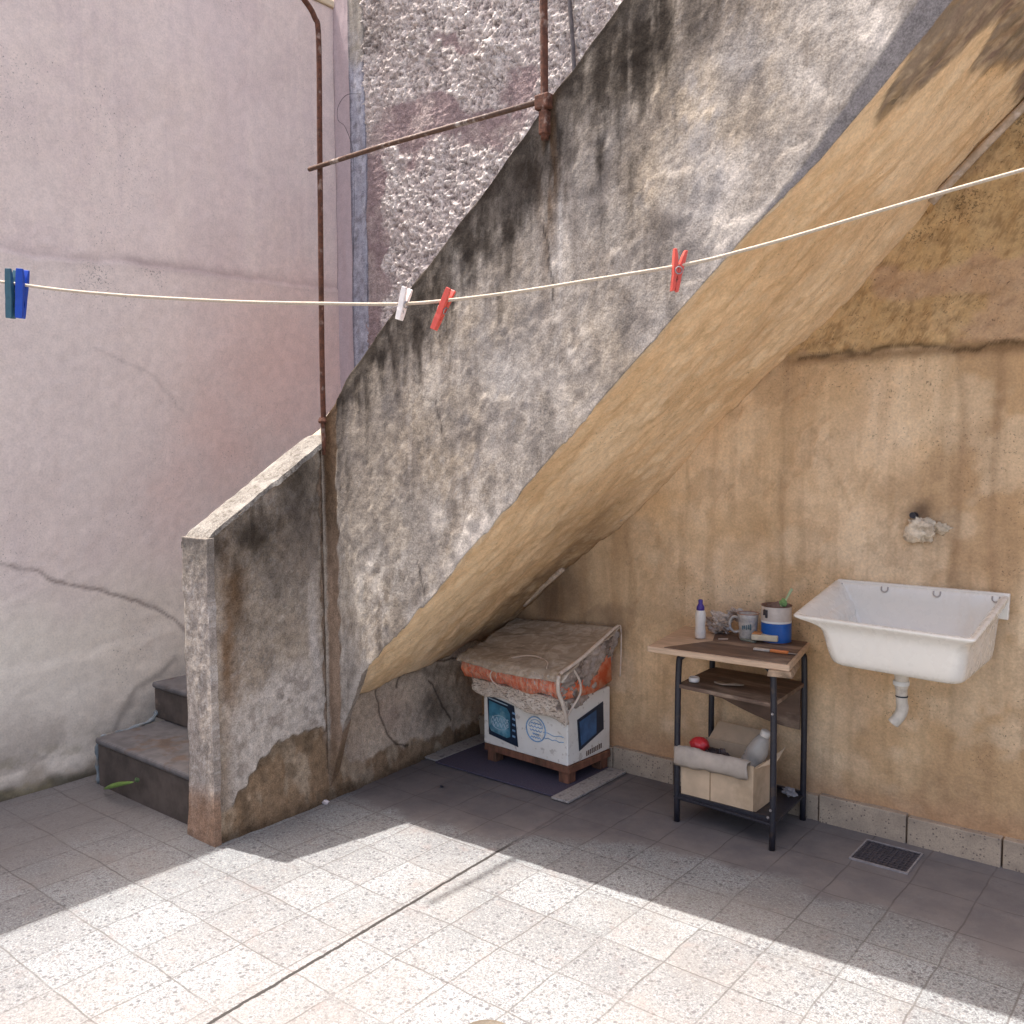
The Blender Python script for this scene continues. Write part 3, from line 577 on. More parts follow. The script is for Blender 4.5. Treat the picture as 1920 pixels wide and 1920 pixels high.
# railing
rail = thing('railing', (XB+.02, YB, 1.6), 'rusty bent iron railing fixed to the stair parapet', 'railing')
p1x, p1y = XB+.012, YB+.005
part('post', tube(B(), arc([(p1x+.006, p1y, 1.52), (p1x, p1y, 1.9), (p1x+.012, p1y, 2.73), (p1x+.02, p1y, 3.24), (p1x+.012, p1y-.012, 3.33), (p1x-.0, p1y-.05, 3.385), (p1x, p1y-.11, 3.41), (p1x, p1y-.35, 3.40), (p1x, p1y-.6, 3.36)], 6), .0115, 12), M_RUST, rail, smooth=True)
p2x = -1.905
part('post', tube(B(), arc([(p2x+.006, YB-.013, 2.585), (p2x+.004, YB-.012, 2.7), (p2x, YB-.010, 3.05), (p2x-.01, YB-.01, 3.9)], 6), .0135, 12), M_RUST, rail, smooth=True)
part('cross_bar', tube(B(), [(p1x-.035, YB-.014, 2.722), (p1x+.4, YB-.012, 2.728), (p2x-.01, YB-.012, 2.716)], .0095, 10), simple('bar_steel', (.10, .05, .03), .3, 50, .7, .3, c2=(.32, .26, .22), amt=.4), rail, smooth=True)
bm = B(); box(bm, p2x-.028, p2x+.030, YB-.030, YB+.03, 2.685, 2.735); box(bm, p2x-.012, p2x+.022, YB-.028, YB+.01, 2.60, 2.68)
part('clamp', bm, M_RUST, rail, bevel=.006)
bm = B(); lathe(bm, [(.02, 0), (.024, .01), (.018, .025)], (p1x+.002, p1y, 1.655), 12); part('clamp', bm, M_RUST, rail)
# thin loose wire on the pink corner
wp = [at(u, v, 1, YW-.05) for u, v in ((678, 176), (650, 178), (634, 200), (634, 225), (648, 240), (662, 290), (664, 400), (661, 520))]
tag(part('wire', tube(B(), arc(wp, 6), .0014, 6), M_IRON), 'thin loose wire curling beside the grey corner strip', 'wire')

a_ = at(1062, -60, 1, YW-.055); b_ = at(1078, 150, 1, YW-.055)  # thin dark tube laid along the dark vertical line on the wall
tag(part('wall_bar', tube(B(), arc([a_, (a_+b_)/2+np.array([.004, 0, 0]), b_], 6), .011, 10), simple('grey_bar', (.10, .085, .085), .3, 50, .7, .3), smooth=True), 'thin dark grey vertical bar on the rough wall, just right of the upper railing post', 'pipe')
# conduit scraps along the soffit crease
def conduit(name, a, b, r, lab, m):
    P = [at(u, v, 1, YW-.06) for u, v in (a, ((a[0]+b[0])/2-2, (a[1]+b[1])/2), b)]
    return tag(part(name, tube(B(), arc(P, 6), r, 10), m, smooth=True), lab, 'pipe')
M_CON = simple('cement_smeared_pipe', (.48, .37, .27), .2, 40, .8, .5, c2=(.60, .52, .46), amt=.3)
conduit('conduit', (1745, 380), (1960, 158), .016, 'long pale conduit in the crease between soffit and wall, upper right', M_CON)
conduit('conduit', (982, 1134), (1056, 1066), .014, 'short pale conduit stub in the dark crease above the wrapped bundle', M_CON)
conduit('conduit', (1135, 990), (1166, 974), .006, 'tiny scrap of pipe halfway up the soffit crease', M_CON)

# ================================================================== CARTON STACK
def Mz(a, c): return Matrix.Translation(Vector(c)) @ Matrix.Rotation(a, 4, 'Z')
BM = Mz(R_(-3), (-2.61, 3.50, 0))          # local frame of the stack: x across the front, y to the wall
def L(p): return BM @ Vector(p)
def lbox(bm, *a): return box(bm, *a, M=BM)
def rectp(bm, u0, u1, z0, z1, face, d=.0015, t=.001):
    """thin printed panel on the carton: face 'f' (front) or 'r' (right)"""
    if face == 'f': return lbox(bm, u0, u1, -.168-d-t, -.168-d, z0, z1)
    return lbox(bm, .262+d, .262+d+t, u0, u1, z0, z1)
# mat
s = NT('mat_weave'); g = s.noise(160, 3, .6, s.scale((1, 6, 1)))
M_MAT = s.out(s.mixc(s.mp(g, .35, .65), (.055, .045, .075), (.10, .085, .115)), .9, s.bump(g, .5, .003))
mat_ = thing('doormat', (-2.7, 3.4, 0), 'flat dark purple mat with two pale striped ends under the carton', 'mat')
part('mat_body', box(B(), -3.06, -2.34, 3.185, 3.64, .002, .010), M_MAT, mat_, bevel=.002)
M_BAND = simple('mat_band_paper', (.36, .33, .30), .2, 90, .85, .2, c2=(.20, .18, .18), amt=.35)
part('end_band', box(B(), -3.165, -3.062, 3.20, 3.64, .002, .012), M_BAND, mat_, bevel=.002)
part('end_band', box(B(), -2.338, -2.245, 3.165, 3.64, .002, .012), M_BAND, mat_, bevel=.002)
# crate
M_CR = simple('reddish_crate_wood', (.20, .085, .05), .3, 30, .75, .4, c2=(.12, .06, .035), amt=.5, stretch=(1, 1, .3))
crate = thing('crate', L((0, 0, 0)), 'low reddish wooden crate between the mat and the carton', 'crate')
for sx_ in (-1, 1):
    for sy_ in (-1, 1):
        part('leg', lbox(B(), sx_*.225-.028, sx_*.225+.028, sy_*.125-.028, sy_*.125+.028, .010, .062), M_CR, crate, bevel=.003)
part('frame', lbox(B(), -.262, .268, -.165, .155, .063, .098), M_CR, crate, bevel=.003)
# carton
s = NT('white_carton'); c = s.mixc(s.mp(s.noise(6, 5), .4, .65, 0, .6), (.90, .87, .80), (.80, .75, .66)); c = s.mixc(s.mp(s.noise(35, 4), .58, .68, 0, .5), c, (.42, .36, .30))
M_CART = s.out(c, .65, s.bump(s.noise(14, 3), .25, .006))
carton = thing('carton', L((0, 0, .1)), 'white cardboard carton printed with a microwave oven, standing on the crate', 'carton')
part('box_body', lbox(B(), -.262, .262, -.168, .160, .0995, .405), M_CART, carton, bevel=.006, seg=3)
M_NAVY = simple('print_navy', (.012, .025, .05), .2, 60, .4, 0); M_TEAL = simple('print_window', (.06, .22, .32), .3, 12, .35, 0, c2=(.25, .45, .52), amt=.4)
M_PALE = simple('print_pale_blue', (.45, .58, .66), .1, 40, .5, 0); M_LB = simple('print_light_blue', (.22, .38, .58), .25, 60, .5, 0); M_WP = simple('print_white', (.75, .75, .72), .05, 40, .5, 0)
def poly_on(pts, face, d=.002, t=.001):
    bm = B()
    if face == 'f': a = [L((u, -.168-d-t, z)) for u, z in pts]; b = [L((u, -.168-d, z)) for u, z in pts]
    else: a = [L((.262+d+t, u, z)) for u, z in pts]; b = [L((.262+d, u, z)) for u, z in pts]
    return prism(bm, a, b)
oven = part('printed_oven', poly_on([(-.235, .345), (-.06, .320), (-.035, .125), (-.225, .150)], 'f'), M_NAVY, carton)
part('oven_window', poly_on([(-.222, .318), (-.105, .300), (-.085, .275), (-.085, .165), (-.105, .155), (-.208, .170), (-.222, .19)], 'f', .0035), M_TEAL, oven)
part('handle_glare', poly_on([(-.225, .334), (-.10, .317), (-.10, .312), (-.225, .328)], 'f', .0035), M_PALE, oven)
bm = B()
for q in range(5):
    z = .29-.028*q; prism(bm, [L((-.07, -.173, z)), L((-.052, -.173, z-.003)), L((-.052, -.173, z-.012)), L((-.07, -.173, z-.009))], [L((-.07, -.172, z)), L((-.052, -.172, z-.003)), L((-.052, -.172, z-.012)), L((-.07, -.172, z-.009))])
part('control_keys', bm, M_LB, oven)
bm = B()   # scrawled lettering in the oven window
for ph in (0, 1):
    pts = [L((-.20+.105*k/22, -.1745, .235-.024*ph+.012*math.sin(k*1.25+ph))) for k in range(23)]; tube(bm, pts, .0022, 5)
tube(bm, [L((-.205+.11*math.cos(a)*.5+.055, -.1745, .222+.034*math.sin(a))) for a in np.linspace(0, 6.2, 26)], .0016, 5)
part('lettering', bm, M_PALE, oven)
logo = part('round_logo', tube(B(), [L((.075+.058*math.cos(a), -.1705, .235+.058*math.sin(a))) for a in np.linspace(0, 6.283, 40)], .0030, 5), M_LB, carton)
bm = B()
for z, w in ((.262, .03), (.245, .04), (.228, .036), (.212, .02), (.196, .03)):
    pts = [L((.075-w+2*w*k/12, -.1705, z+.004*math.sin(k*2.1+z*90))) for k in range(13)]; tube(bm, pts, .0022, 5)
tube(bm, [L((.075+.045*math.cos(a), -.1705, .235+.045*math.sin(a))) for a in np.linspace(.3, 2.9, 16)], .0015, 5)
tube(bm, [L((.12+.12*k/9, -.1700, .228+.004*math.sin(k))) for k in range(10)], .0018, 5)
tube(bm, [L((.12+.12*k/9, -.1700, .205-.003*math.sin(k*2))) for k in range(10)], .0018, 5)
part('logo_text', bm, M_LB, logo)
oven2 = part('printed_oven', poly_on([(-.10, .300), (.10, .345), (.105, .210), (-.085, .150)], 'r'), M_NAVY, carton)
part('oven_window', poly_on([(-.085, .288), (.045, .316), (.045, .205), (-.072, .172)], 'r', .0035), simple('print_side_window', (.05, .13, .27), .3, 15, .4, 0), oven2)
bm = B()
for k in range(9): rectp(bm, -.03+.014*k, -.022+.014*k, .112+.004*k*.3, .136+.004*k*.3, 'r', .001)
part('barcode', bm, simple('print_brown', (.18, .12, .09), .3, 90, .6, 0), carton)
bm = B()
for zz in (.383, .372): tube(bm, [L((-.2+.4*k/30, -.1705, zz+.002*math.sin(k*3.3))) for k in range(31)], .0012, 4)
part('printed_line', bm, simple('print_grey', (.30, .25, .22), .3, 90, .6, 0), carton)
# wrapped bundle on the carton
bundle = thing('wrapped_bundle', L((0, 0, .4)), 'bundle of orange cloth wrapped in clear plastic sheeting, on top of the white carton', 'bundle')
def wrapsurf(name, fn, nu, nv, mat, par, thick=.002):
    bm = B(); G = [[bm.verts.new(fn(i/(nu-1), j/(nv-1))) for i in range(nu)] for j in range(nv)]
    for j in range(nv-1):
        for i in range(nu-1): bm.faces.new((G[j][i], G[j][i+1], G[j+1][i+1], G[j+1][i]))
    o = part(name, bm, mat, par, smooth=True)
    m = o.modifiers.new('thickness', 'SOLIDIFY'); m.thickness = thick; m.offset = 0
    return o
def nz(x, y, s, o=4): return float(fbm(np.array([x*1.]), np.array([y*1.]), o, s)[0])
s = NT('orange_cloth'); g = s.noise(20, 5, .6, s.scale((3, 1, 1)))
M_OR = s.out(s.mixc(s.mp(g, .4, .65), (.82, .15, .05), (.90, .42, .26)), .7, s.bump(g, .5, .01))
bm = B(); n = 44; rings = []
for i in range(n+1):
    t = i/n; x = -.345+.63*t; f = .006*nz(t*26, 1, 402)+.004*nz(t*70, 1, 403)
    rings.append([L((x, -.215-.01*math.sin(t*3)+f, .425+.012*nz(t*6, 2, 404)-.0*t)), L((x, -.245+f*1.6, .47)), L((x, -.232+f, .525)), L((x, .13, .615)), L((x, .14, .44)), L((x, 0, .41))])
loft(bm, rings); part('orange_cloth', bm, M_OR, bundle, smooth=True)
s = NT('clear_plastic'); g = s.noise(16, 5, .6, dist=1.2)
M_PLA = s.out(s.mixc(s.mp(g, .45, .6), (.50, .41, .31), (.56, .47, .37)), .2, s.bump(s.noise(5, 3, .5, s.scale((1, 3, 1)), 1.5), .5, .02), Alpha=s.mp(g, .42, .66, .8, .98), Coat_Weight=.5)
def top(u, v):
    x = -.352+u*.665; y = -.262+v*.425
    z = .533+.125*v**1.1+.040*(u*v)+.007*nz(u*3, v*4, 411)+.002*abs(nz(u*4+v*3, v*7-u*2, 412))
    if v < .06: z -= .022*(1-v/.06)
    x += .008*nz(u*6, v*9, 413); y += .01*nz(u*8, v*3, 414) + .03*math.sin(u*3.1)*(-(1-v))
    return L((x, y, z))
wrapsurf('top_sheet', top, 60, 44, M_PLA, bundle)
s = NT('thin_plastic'); g = s.noise(26, 5, .6, s.scale((3, 3, 1)), 1.5)
M_THIN = s.out(s.mixc(s.mp(g, .45, .6), (.55, .46, .38), (.75, .68, .60)), .25, s.bump(g, .5, .005), Alpha=s.mp(g, .54, .72, .06, .55), Coat_Weight=.4)
def front(u, v):
    x = -.350+u*.655; z = .538-v*(.105+.040*u+.02*math.sin(u*6))
    y = -.272-.016*math.sin(u*3.1)+.055*v**1.3+.010*nz(u*22, v*3, 421)+.006*nz(u*50, v*6, 422)
    return L((x*(1-.10*v)+.01*v, y, z))
wrapsurf('front_sheet', front, 90, 26, M_THIN, bundle, .0012)
s = NT('printed_plastic'); g = s.noise(30, 5, .6, dist=1.5)
M_HEM = s.out(s.mixc(s.mp(s.noise(60, 4, .6, s.scale((1, 1, 3.5))), .55, .60), s.mixc(s.mp(g, .4, .65), (.60, .50, .40), (.80, .72, .62)), (.22, .16, .12)), .3, s.bump(g, .35, .005))
def hem(u, v):
    x = (-.300+u*.590); z = .424-.01*u-v*(.055+.055*u+.012*math.sin(u*13)); y = -.205+.004*nz(u*14, v*3, 431)-.006*v+.0015*nz(u*50, v*4, 432)
    return L((x, y, z))
wrapsurf('hem', hem, 80, 14, M_HEM, bundle, .002)
def side(u, v):
    y = -.245+u*.415; zt_ = .542+.150*u; z = zt_-v*(.165+.075*math.sin(u*3.0)+.02*u)
    x = .303+.012*nz(u*9, v*7, 441)+.006*nz(u*30, v*20, 442)-.045*v**1.5
    return L((x, y, z))
M_SIDE = simple('crumpled_brown_wrap', (.40, .33, .28), .3, 26, .25, 1.0, c2=(.17, .13, .11), amt=.45, Coat_Weight=.5)
wrapsurf('side_wrap', side, 50, 34, M_SIDE, bundle, .003)
M_STRAP = simple('pale_strap', (.66, .55, .45), .12, 40, .45, .4, c2=(.50, .36, .28), amt=.4)
bm = B(); tube(bm, arc([L((.295, -.262, .552)), L((.303, -.13, .592)), L((.308, .02, .652)), L((.312, .15, .704)), L((.317, .17, .68)), L((.316, .172, .56)), L((.313, .17, .46))], 6), [.0085]*13+[.007]*6+[.003]*18, 8)
part('strap', bm, M_STRAP, bundle, smooth=True)
bm = B(); tube(bm, arc([L((.292, -.270, .545)), L((.285, -.262, .47)), L((.292, -.235, .40)), L((.285, -.20, .31))], 6), .010, 8); part('strap', bm, M_STRAP, bundle, smooth=True)
bm = B(); tube(bm, arc([L((.306, -.18, .555)), L((.318, -.15, .50)), L((.312, -.14, .44)), L((.296, -.17, .385)), L((.285, -.205, .34))], 6), .0055, 8)
tube(bm, arc([L((-.085, -.262, .525)), L((-.105, -.285, .49)), L((-.09, -.285, .455)), L((-.05, -.27, .43))], 6), .003, 6); tube(bm, arc([L((-.085, -.262, .527)), L((-.04, -.20, .562)), L((.06, -.17, .58)), L((.16, -.19, .572)), L((.20, -.24, .555))], 6), .003, 6)
part('cord', bm, M_STRAP, bundle, smooth=True)

# ================================================================== OLD DESK
M_WOODE = simple('pale_ply_edge', (.56, .40, .27), .15, 30, .7, .3, stretch=(.3, 1, 3)); M_TOP = simple('dark_worn_top', (.13, .080, .055), .35, 14, .6, .3, c2=(.27, .195, .14), amt=.6, stretch=(.4, 1.5, 1))
desk = thing('desk', (-1.59, 3.46, 0), 'narrow old school desk with dark tube legs and a worn wooden top beside the sink', 'desk')
ZT = .742
q = [(-1.872, 3.19), (-1.285, 3.215), (-1.375, 3.655), (-1.955, 3.655)]
prism_pts = lambda z: [(x, y, z) for x, y in q]
part('tabletop', prism(B(), prism_pts(ZT-.024), prism_pts(ZT)), M_WOODE, desk, bevel=.005)
bm = B(); qq = [(-1.77, 3.205), (-1.30, 3.228), (-1.385, 3.645), (-1.78, 3.645), (-1.69, 3.50)]
qq = [(-1.80, 3.203), (-1.30, 3.225), (-1.383, 3.645), (-1.79, 3.645), (-1.70, 3.43)]
prism(bm, [(x, y, ZT+.0005) for x, y in qq], [(x, y, ZT+.003) for x, y in qq]); part('veneer', bm, M_TOP, desk)
bm = B(); prism(bm, [(-1.36, 3.19, ZT-.045), (-1.272, 3.21, ZT-.045), (-1.335, 3.46, ZT-.045), (-1.40, 3.40, ZT-.045)], [(-1.36, 3.20, ZT-.024), (-1.282, 3.217, ZT-.024), (-1.345, 3.46, ZT-.024), (-1.40, 3.40, ZT-.024)])
part('corner_block', bm, simple('chipped_ply', (.36, .25, .16), .3, 40, .8, .8, c2=(.22, .15, .09), amt=.5), desk)
lx = {('f', -1): (-1.79, 3.30), ('f', 1): (-1.368, 3.278), ('b', -1): (-1.80, 3.625), ('b', 1): (-1.385, 3.63)}
for (fb, sd_), (x, y) in lx.items():
    k = .0 if fb == 'f' else .0
    pts = [(x, y, 0), (x, y, .40), (x-.004*sd_, y, .655), (x-.014*sd_, y+.006, .69), (x-.040*sd_, y+.012, .712)]
    part('leg', tube(B(), arc(pts, 5), .0125, 12), M_IRON, desk, smooth=True)
for a, b in ((('f', -1), ('f', 1)), (('b', -1), ('b', 1))):
    part('stretcher', box(B(), lx[a][0], lx[b][0], lx[a][1]-.006, lx[a][1]+.006, .093, .121), M_IRON, desk)
bm = B(); prism(bm, [(-1.79, 3.292, .562), (-1.37, 3.272, .556), (-1.385, 3.64, .562), (-1.80, 3.64, .565)], [(-1.79, 3.292, .578), (-1.37, 3.272, .572), (-1.385, 3.64, .578), (-1.80, 3.64, .581)])
part('shelf', bm, M_TOP, desk, bevel=.002)
bm = B(); prism(bm, [(-1.80, 3.288, .100), (-1.36, 3.266, .096), (-1.378, 3.64, .100), (-1.81, 3.64, .100)], [(-1.80, 3.288, .110), (-1.36, 3.266, .106), (-1.378, 3.64, .110), (-1.81, 3.64, .110)])
part('shelf', bm, M_IRON, desk, bevel=.002)
# curved plywood backrest-like apron
bm = B(); N = 22; a = []; b = []
for k in range(N+1):
    t = k/N; x = -1.80+t*.40; zl = .455-.075*math.sin(max(t-.12, 0)/.88*1.57)-.0*t; a.append((x, 3.618, zl)); b.append((x, 3.628, zl))
a += [(-1.40, 3.618, .560), (-1.80, 3.618, .560)]; b += [(-1.40, 3.628, .560), (-1.80, 3.628, .560)]
prism(bm, a, b); part('apron', bm, M_TOP, desk)
M_BOLT = simple('bolt_steel', (.35, .33, .33), .2, 60, .4, 0, metallic=.6)
for x, y, z in ((-1.368, 3.262, .535), (-1.38, 3.262, .13), (-1.37, 3.262, .16)):
    part('bolt', lathe(B(), [(.006, 0), (.004, .004)], (x, y, z), 8, M=Matrix.Rotation(R_(90), 4, 'X')), M_BOLT, desk)

def lab(o, l, c, g=None): return tag(o, l, c, g)
# small things on the desk
z0 = ZT+.0032
def on_top(u, v, z=z0): p = at(u, v, 2, z); return p
# white squeeze bottle, purple cap
p = on_top(1313, 1196); p[1] = min(p[1], 3.60); o = thing('bottle', (p[0], p[1], z0), 'slim white plastic bottle with a purple cap on the left of the desk top', 'bottle')
part('body', lathe(B(), [(.020, 0), (.0225, .004), (.0225, .03), (.020, .05), (.022, .075), (.022, .10), (.019, .115), (.013, .122)], (p[0], p[1], z0), 24), simple('milky_plastic', (.70, .66, .60), .06, 30, .35, .05), o, smooth=True)
part('cap', lathe(B(), [(.0165, .116), (.0165, .132), (.011, .142), (.009, .145), (.0095, .160), (.007, .163)], (p[0], p[1], z0), 20), simple('purple_cap', (.055, .025, .22), .1, 30, .35, 0), o, smooth=True)
# crumpled bag
bx_, by_ = -1.752, 3.60; o = thing('plastic_bag', (bx_, by_, z0), 'crumpled pale plastic bag lying behind the white bottle', 'bag')
def blobmesh(c, r, amp, seed, fr=3., seg=24, sc=(1, 1, 1)):
    bm = B(); bmesh.ops.create_uvsphere(bm, u_segments=seg, v_segments=seg//2, radius=1)
    for v in bm.verts:
        n = v.co.normalized(); k = 1+amp*(nz(n.x*fr+n.z*2, n.y*fr+n.z*1.7, seed)-.6*abs(nz(n.x*fr*2+5, n.y*fr*2+n.z*3, seed+1)))
        v.co = Vector(c)+Vector((n.x*r*k*sc[0], n.y*r*k*sc[1], n.z*r*k*sc[2]))
    return bm
M_BAG = simple('cloudy_plastic', (.52, .44, .37), .15, 25, .25, .8, c2=(.30, .22, .17), amt=.45, Coat_Weight=.4)
part('film', blobmesh((bx_, by_-.012, z0+.046), .052, .45, 501, 3, 40, (1.1, .75, .85)), M_BAG, o, smooth=False)
part('knot', blobmesh((bx_+.065, by_+.0, z0+.085), .028, .6, 505, 3, 28, (1.3, .7, .9)), M_BAG, o, smooth=False)
# mug
mx, my = -1.602, 3.555; o = thing('mug', (mx, my, z0), 'pale enamel mug with its handle to the left, between bag and paint can', 'mug')
M_MUG = simple('speckled_mug', (.48, .45, .41), .2, 60, .3, .1, c2=(.34, .34, .36), amt=.3)
part('cup', lathe(B(), [(.034, 0), (.037, .004), (.038, .05), (.041, .09), (.045, .107), (.043, .108), (.039, .09), (.035, .05), (.033, .008), (.001, .007)], (mx, my, z0), 28), M_MUG, o, smooth=True)
part('handle', tube(B(), arc([(mx-.038, my-.008, z0+.085), (mx-.060, my-.014, z0+.088), (mx-.074, my-.018, z0+.065), (mx-.070, my-.016, z0+.038), (mx-.054, my-.012, z0+.024), (mx-.036, my-.008, z0+.028)], 5), .0055, 8), M_MUG, o, smooth=True)
part('rim', tube(B(), [(mx+.044*math.cos(a), my+.044*math.sin(a), z0+.1075) for a in np.linspace(0, 6.283, 30)], .0022, 6), simple('brown_rim', (.35, .20, .14), .2, 30, .4, 0), o, smooth=True)
bm = B()
for k in range(5): box(bm, mx-.008+.008*k, mx-.004+.008*k, my-.043+.0012*k*k*.6, my-.0385, z0+.044+.003*(k % 2), z0+.060+.002*k)
part('printed_mark', bm, simple('mug_print', (.10, .17, .20), .2, 40, .5, 0), o)
# paint can
px, py = -1.488, 3.575; rc = .0605; o = thing('paint_can', (px, py, z0), 'open tin can with blue and white label at the right end of the desk', 'can')
part('label', lathe(B(), [(rc, .004), (rc, .084)], (px, py, z0), 36, False, False), simple('blue_label', (.004, .10, .42), .18, 14, .35, .1), o, smooth=True)
part('label_top', lathe(B(), [(rc, .0845), (rc, .148)], (px, py, z0), 36, False, False), simple('white_label', (.60, .53, .47), .12, 20, .4, .1, c2=(.48, .34, .30), amt=.35), o, smooth=True)
part('shell', lathe(B(), [(rc-.001, 0), (rc+.0012, .002), (rc-.0008, .005), (rc-.0008, .148), (rc+.0015, .150), (rc+.0015, .153), (rc-.003, .152), (rc-.003, .120), (.001, .119)], (px, py, z0), 36), simple('tin', (.20, .12, .09), .2, 40, .5, .1, metallic=.4), o, smooth=True)
bm = B(); box(bm, px-.030, px-.024, py-rc-.004, py-rc+.014, z0+.115, z0+.138); box(bm, px-.021, px-.013, py-rc-.0045, py-rc+.01, z0+.105, z0+.136); part('dark_mark', bm, M_IRON, o)
part('white_band', lathe(B(), [(rc+.0006, .082), (rc+.0006, .090)], (px, py, z0), 36, False, False), M_WP, o, smooth=True)
part('dried_paint', blobmesh((px+.005, py, z0+.135), .045, .25, 511, 2, 28, (1, 1, .6)), simple('dried_paint', (.20, .13, .10), .3, 30, .7, .4), o, smooth=True)
bsh = thing('brush', (px+.03, py, z0+.13), 'pale green toothbrush-like brush leaning in the blue paint can', 'brush')
part('handle', tube(B(), arc([(px+.012, py-.01, z0+.135), (px+.035, py-.008, z0+.165), (px+.048, py-.008, z0+.19), (px+.066, py-.006, z0+.225)], 5), [.006]*6+[.0045]*6+[.0055]*4, 8), simple('pale_green_plastic', (.42, .52, .30), .1, 30, .4, 0), bsh, smooth=True)
part('bristles', blobmesh((px+.032, py-.008, z0+.165), .015, .3, 515, 4, 16, (1, .7, 1.2)), simple('green_bristle', (.20, .34, .12), .3, 60, .8, .5), bsh)
# sponge block, cutter, lying tools
c = on_top(1440, 1203); c[1] -= .035; a_ = R_(14); MM = Mz(a_, (c[0], c[1], z0))
bl = thing('soap_block', (c[0], c[1], z0), 'cream coloured block with an orange wrapper lying before the paint can', 'soap')
part('block', box(B(), -.05, .055, -.022, .026, .012, .036, MM), simple('cream_block', (.66, .58, .42), .12, 30, .6, .2), bl, bevel=.004)
part('wrapper', box(B(), -.048, -.012, -.018, .034, .0365, .0395, MM), simple('orange_paper', (.60, .26, .09), .2, 30, .6, .2), bl, bevel=.001)
c = on_top(1450, 1222); c[1] -= .01; MM = Mz(R_(4), (c[0], c[1], z0))
ct = thing('cutter', (c[0], c[1], z0), 'orange and white utility knife lying at the front edge of the desk top', 'knife')
part('handle', box(B(), -.008, .062, -.008, .010, .0005, .011, MM), simple('orange_plastic', (.70, .22, .06), .1, 30, .45, 0), ct, bevel=.003)
part('sleeve', box(B(), -.075, -.009, -.009, .009, .0005, .010, MM), simple('grubby_white', (.55, .49, .42), .2, 40, .5, .2), ct, bevel=.003)
part('blade', box(B(), .063, .098, -.004, .006, .003, .0055, MM), simple('dull_blade', (.40, .36, .33), .2, 40, .35, 0, metallic=.7), ct, bevel=.001)
c = on_top(1362, 1197); MM = Mz(R_(38), (c[0], c[1]-.03, z0)); lab(part('stick', box(B(), -.020, .020, -.0025, .0025, .0003, .005, MM), simple('bare_stick', (.58, .46, .36), .1, 40, .7, .1), bevel=.001), 'short pale wooden stick alone in the middle of the desk top', 'stick')
c = on_top(1408, 1200); MM = Mz(R_(-20), (c[0], c[1]-.03, z0)); lab(part('tin_strip', box(B(), -.035, .04, -.010, .010, .0003, .008, MM), simple('dull_green_tin', (.20, .22, .18), .3, 40, .5, .2), bevel=.002), 'dull grey green metal strip below the mug', 'strip')
# second shelf: cap and scrap
c = at(1300, 1277, 2, .5835); lab(part('jar_lid', lathe(B(), [(.021, 0), (.022, .003), (.022, .016), (.020, .019), (.017, .0195), (.016, .017)], (c[0]+.004, max(c[1], 3.325), .5825), 24), simple('white_cap', (.80, .77, .72), .04, 30, .4, 0), smooth=True), 'small round white jar lid on the upper shelf of the desk', 'lid')
bm = B(); cc = at(1360, 1283, 2, .584)
pts = [(-.05, 0), (-.03, .02), (.0, .012), (.02, .03), (.065, .035), (.06, .02), (.02, .0), (-.005, -.015), (-.03, -.01)]
prism(bm, [(cc[0]+a, cc[1]+b, .5825+.0) for a, b in pts], [(cc[0]+a, cc[1]+b, .5855+.003*abs(math.sin(a*90))) for a, b in pts]); lab(part('paper_scrap', bm, simple('brown_paper', (.38, .30, .22), .2, 30, .8, .4)), 'torn brown paper scrap on the upper shelf of the desk', 'paper')
# cardboard box on the bottom shelf
M_CB = simple('cardboard', (.56, .42, .28), .12, 10, .8, .15, c2=(.46, .34, .22), amt=.35); M_CBG = simple('grey_cardboard', (.42, .36, .30), .15, 12, .85, .2)
cb = thing('cardboard_box', (-1.62, 3.42, .11), 'open tan cardboard box with rolled grey front flap on the bottom desk shelf', 'box')
x0, x1, y0, y1, zz0, zz1 = -1.772, -1.458, 3.302, 3.53, .1105, .30; t = .005
bm = B(); box(bm, x0, x1, y0, y0+t, zz0, zz1); box(bm, x0, x0+t, y0+t, y1, zz0, zz1-.0); box(bm, x1-t, x1, y0+t, y1, zz0, zz1-.01); box(bm, x0+t, x1-t, y1-t, y1, zz0, zz1); box(bm, x0+t, x1-t, y0+t, y1-t, zz0, zz0+t)
part('box_body', bm, M_CB, cb)
bm = B(); prof = []
for k in range(15):
    a = -1.2+k*.24; prof.append((y0-.006-.030*math.cos(a)*.7, zz1-.028+.040*math.sin(a)+.0))
prof = [(y0+.012, zz1+.004), (y0+.006, zz1+.018), (y0-.008, zz1+.024), (y0-.022, zz1+.016), (y0-.030, zz1-.002), (y0-.032, zz1-.025), (y0-.026, zz1-.048), (y0-.016, zz1-.060)]
rr = []
for i in range(30):
    u = i/29; x = x0-.020+u*(x1-x0+.006); s_ = 1-.10*u+.06*math.sin(u*9); rr.append([(x+.004*math.sin(k*1.7+u*5), yy, zz1+(z-zz1)*s_+.004*nz(u*9, k, 521)) for k, (yy, z) in enumerate(prof)])
vs = [[bm.verts.new(p) for p in r] for r in rr]
for i in range(29):
    for k in range(len(prof)-1): bm.faces.new((vs[i][k], vs[i+1][k], vs[i+1][k+1], vs[i][k+1]))
fo = part('front_flap', bm, M_CBG, cb, smooth=True); m = fo.modifiers.new('t', 'SOLIDIFY'); m.thickness = .004
bm = B(); prism(bm, [(x1, y0+.02, zz1-.012), (x1, y1-.02, zz1-.012), (x1+.035, y1-.01, zz1+.028), (x1+.04, y0+.12, zz1-.005)], [(x1+.004, y0+.02, zz1-.012), (x1+.004, y1-.02, zz1-.012), (x1+.039, y1-.01, zz1+.028), (x1+.044, y0+.12, zz1-.005)]); part('side_flap', bm, M_CB, cb)
